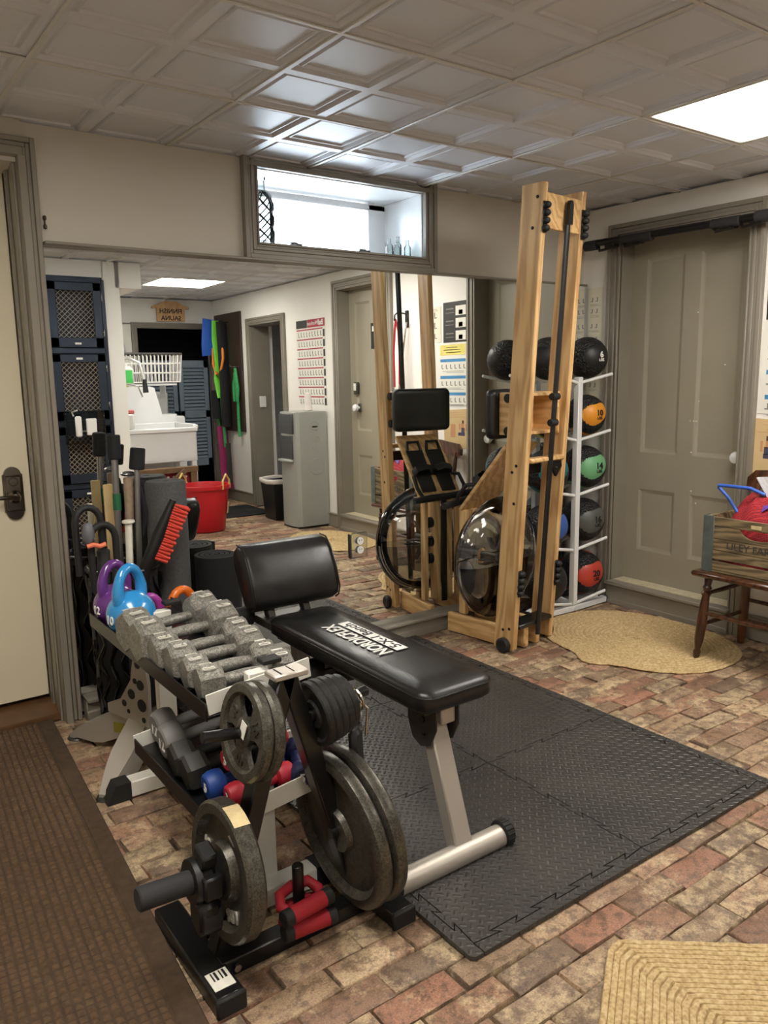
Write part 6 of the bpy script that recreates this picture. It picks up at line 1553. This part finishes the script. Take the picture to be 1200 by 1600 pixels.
b = MB(); b.tube([(3.40 - .138, -.53 - .138, .362), (3.40, -.53 - .14, .372), (3.40 + .138, -.53 - .138, .36), (3.40 + .14, -.53, .37), (3.40 + .138, -.53 + .138, .362), (3.40, -.53 + .14, .356), (3.40 - .138, -.53 + .138, .362), (3.40 - .14, -.53, .352)], .022, 8, closed=True, flat=(.35, 1)); b.build('liner', 'bag_white', t)
b = MB(); b.box((3.22, -1.15, .006), (.52, .62, .010), .003); tag(b.build('floor_mat', 'yoga_black'), 'flat black floor mat before the open doorway', 'mat')
# ball workout chart
o = poster('white and red ball workout chart on the wall above the water cooler', -.41, .105, 1.055, 1.79, 'poster_white', 0)
ink(o, [(-.05, 1.75, .30, .068, 'poster_red'), (-.29 - .03 + .015, 1.75, .20, .068, 'poster_black')])
ink(o, [(.08 - .0, 1.66 - k * .083, .03, .06, 'poster_black') for k in range(8)])
for k in range(8): ink(o, [(-.17, 1.70 - k * .083, .46, .010, 'poster_red')] + figures(-.39, .05, 1.655 - k * .083, 9, .05))
lettering('Ball', .062, (XW - .004, .03, 1.75), (0, -1, 0), (0, 0, 1), 'print_white', o, .0004, .0016); lettering('Workout', .05, (XW - .004, -.11, 1.75), (0, -1, 0), (0, 0, 1), 'print_white', o, .0004, 0)
# brown panel with bands
t = thing('peg_panel', 'tall dark brown hanging panel on the wall holding exercise bands', 'panel', (3.55, -1.9, .75)); b = MB(); b.box((XW - .012, -1.895, 1.36), (.02, .66, 1.22), .003); b.build('board', 'peg_brown', t)
for (y, z) in ((-2.12, 1.90), (-1.98, 1.90), (-1.85, 1.88), (-1.65, 1.42), (-2.0, .78)):
    b = MB(); b.tube([(XW - .02, y, z), (XW - .10, y, z - .005), (XW - .12, y, z + .015)], .005, 8); b.build('hook', 'chrome', t)
def band(name, label, pts, r, mat, flat=None, cat='exercise band'):
    b = MB(); b.tube(pts, r, 8, flat=flat); return tag(b.build(name, mat), label, cat, 'exercise bands on the panel')
X0 = XW - .11
band('exercise_band', 'wide blue stretch band hanging at the top of the panel', [(X0, -2.12, 1.92), (X0 - .02, -2.10, 1.80), (X0 - .03, -2.11, 1.65), (X0 - .02, -2.13, 1.55)], .085, 'band_blue', (1.0, .14))
band('exercise_band', 'lime green stretch band draped down the panel', [(X0, -1.98, 1.90), (X0 - .01, -1.98, 1.70), (X0, -1.95, 1.45), (X0 - .01, -1.98, 1.30), (X0, -1.93, 1.10)], .04, 'band_lime', (1.0, .2))
band('exercise_band', 'orange loop band hanging below the lime one', [(X0 - .02, -2.03, 1.62), (X0 - .03, -2.02, 1.45), (X0 - .03, -1.94, 1.34), (X0 - .03, -1.84, 1.36), (X0 - .02, -1.78, 1.50), (X0, -1.82, 1.62)], .016, 'band_orange', (1, .5))
band('exercise_band', 'black strap bundle hanging in the middle of the panel', [(X0, -1.84, 1.88), (X0, -1.83, 1.60), (X0 + .01, -1.84, 1.20), (X0 + .01, -1.84, .80)], .055, 'yoga_black', (1, .4))
band('exercise_band', 'looped green braided resistance cord on the right hook', [(XW - .06, -1.65, 1.40), (XW - .06, -1.60, 1.20), (XW - .06, -1.63, 1.06), (XW - .06, -1.70, 1.06), (XW - .06, -1.70, 1.25), (XW - .06, -1.66, 1.36), (XW - .05, -1.64, 1.05), (XW - .05, -1.64, .78), (XW - .05, -1.63, .70)], .017, 'band_green')
band('exercise_band', 'long green braided cord hanging on the left of the panel', [(X0, -2.02, 1.25), (X0, -2.05, 1.0), (X0 + .01, -2.03, .75), (X0 + .01, -2.02, .62)], .018, 'band_green')
band('exercise_band', 'long green braided cord hanging in the panel centre', [(X0, -1.92, 1.15), (X0, -1.91, .95), (X0 + .01, -1.91, .70), (X0 + .01, -1.90, .58)], .018, 'band_green')
band('exercise_band', 'magenta cloth strap hanging low beside the panel', [(XW - .09, -2.0, .80), (XW - .08, -1.99, .55), (XW - .07, -2.0, .30), (XW - .06, -1.96, .12)], .06, 'band_magenta', (1, .25))
band('exercise_band', 'black and white patterned strap with a handle near the floor', [(XW - .08, -1.88, .62), (XW - .08, -1.87, .40), (XW - .08, -1.86, .20)], .028, 'poster_black', (1, .3))
band('exercise_band', 'black pouch hanging behind the green cords', [(X0 - .01, -1.98, 1.18), (X0 - .01, -1.99, 1.0), (X0 - .01, -1.98, .88)], .075, 'yoga_black', (1, .3))
# right wall: light switch, door keypad, notices, hanging cord and rod
b = MB(); b.box((XW + .10, -1.363, 1.06), (.07, .008, .11), .002); tag(b.build('light_switch', 'white_plastic'), 'white light switch inside the open doorway', 'switch')
t = thing('wall_picture', 'framed line drawing in the room beyond the open doorway', 'picture', (4.70, -1.0, 1.3)); b = MB(); b.box((4.70, -1.0, 1.38), (.02, .62, .42), .004); f = b.build('frame', 'dark_trim', t); b = MB(); b.box((4.688, -1.0, 1.38), (.006, .56, .36)); b.build('drawing', 'poster_cream', t, 0)
b = MB(); rr_ = random.Random(8)
for k in range(14): y = rr_.uniform(-1.24, -.78); z = rr_.uniform(1.24, 1.52); b.box((4.6842, y, z), (.001, rr_.uniform(.02, .10), .008), 0, (rr_.uniform(-1, 1), 0, 0))
b.build('ink_strokes', 'print_black', f, 0, kind='stuff')
t = thing('key_lockbox', 'dark combination lock on the far grey door', 'lock', (3.65, .485, 1.18)); b = MB(); b.box((XW + .09, .43, 1.19), (.03, .05, .10), .006); b.build('body', 'dark_trim', t); b = MB(); b.box((XW + .073, .43, 1.20), (.004, .034, .06), .001); b.build('keypad', 'white_plastic', t)
b = MB(); b.box((XW + .097, .72, 1.60), (.003, .13, .20), 0); o = b.build('door_notice', 'print_black', None, 0); tag(o, 'small black notice on the far grey door', 'notice')
b = MB(); b.box((XW + .0945, .72, 1.655), (.001, .09, .04)); b.build('print', 'poster_white', o, 0)
t = thing('wall_hanger', 'black metal wall hanger with red cord between the posters and far door', 'hanger', (3.55, 1.28, 1.70)); b = MB(); b.box((XW - .006, 1.285, 1.685), (.012, .035, .12), .003); b.tube([(XW - .01, 1.285, 1.72), (XW - .08, 1.275, 1.73), (XW - .10, 1.265, 1.71), (XW - .10, 1.26, 1.67)], .006, 8); b.build('bracket', 'black_enamel', t)
b = MB(); b.tube([(XW - .09, 1.235, 1.20), (XW - .09, 1.23, 1.45), (XW - .085, 1.24, 1.60), (XW - .09, 1.262, 1.68), (XW - .085, 1.285, 1.60), (XW - .08, 1.29, 1.45), (XW - .08, 1.285, 1.22)], .008, 8); tag(b.build('resistance_tube', 'band_red'), 'red resistance cord looped over the black wall hanger', 'cord')
b = MB(); b.cyl((XW - .03, 1.31, 1.66), (XW - .10, 1.25, .92), .007, seg=10); b.cyl((XW - .09, 1.258, 1.02), (XW - .102, 1.248, .90), .011, seg=10); tag(b.build('metal_rod', 'chrome'), 'thin metal rod leaning beside the red cord', 'rod')
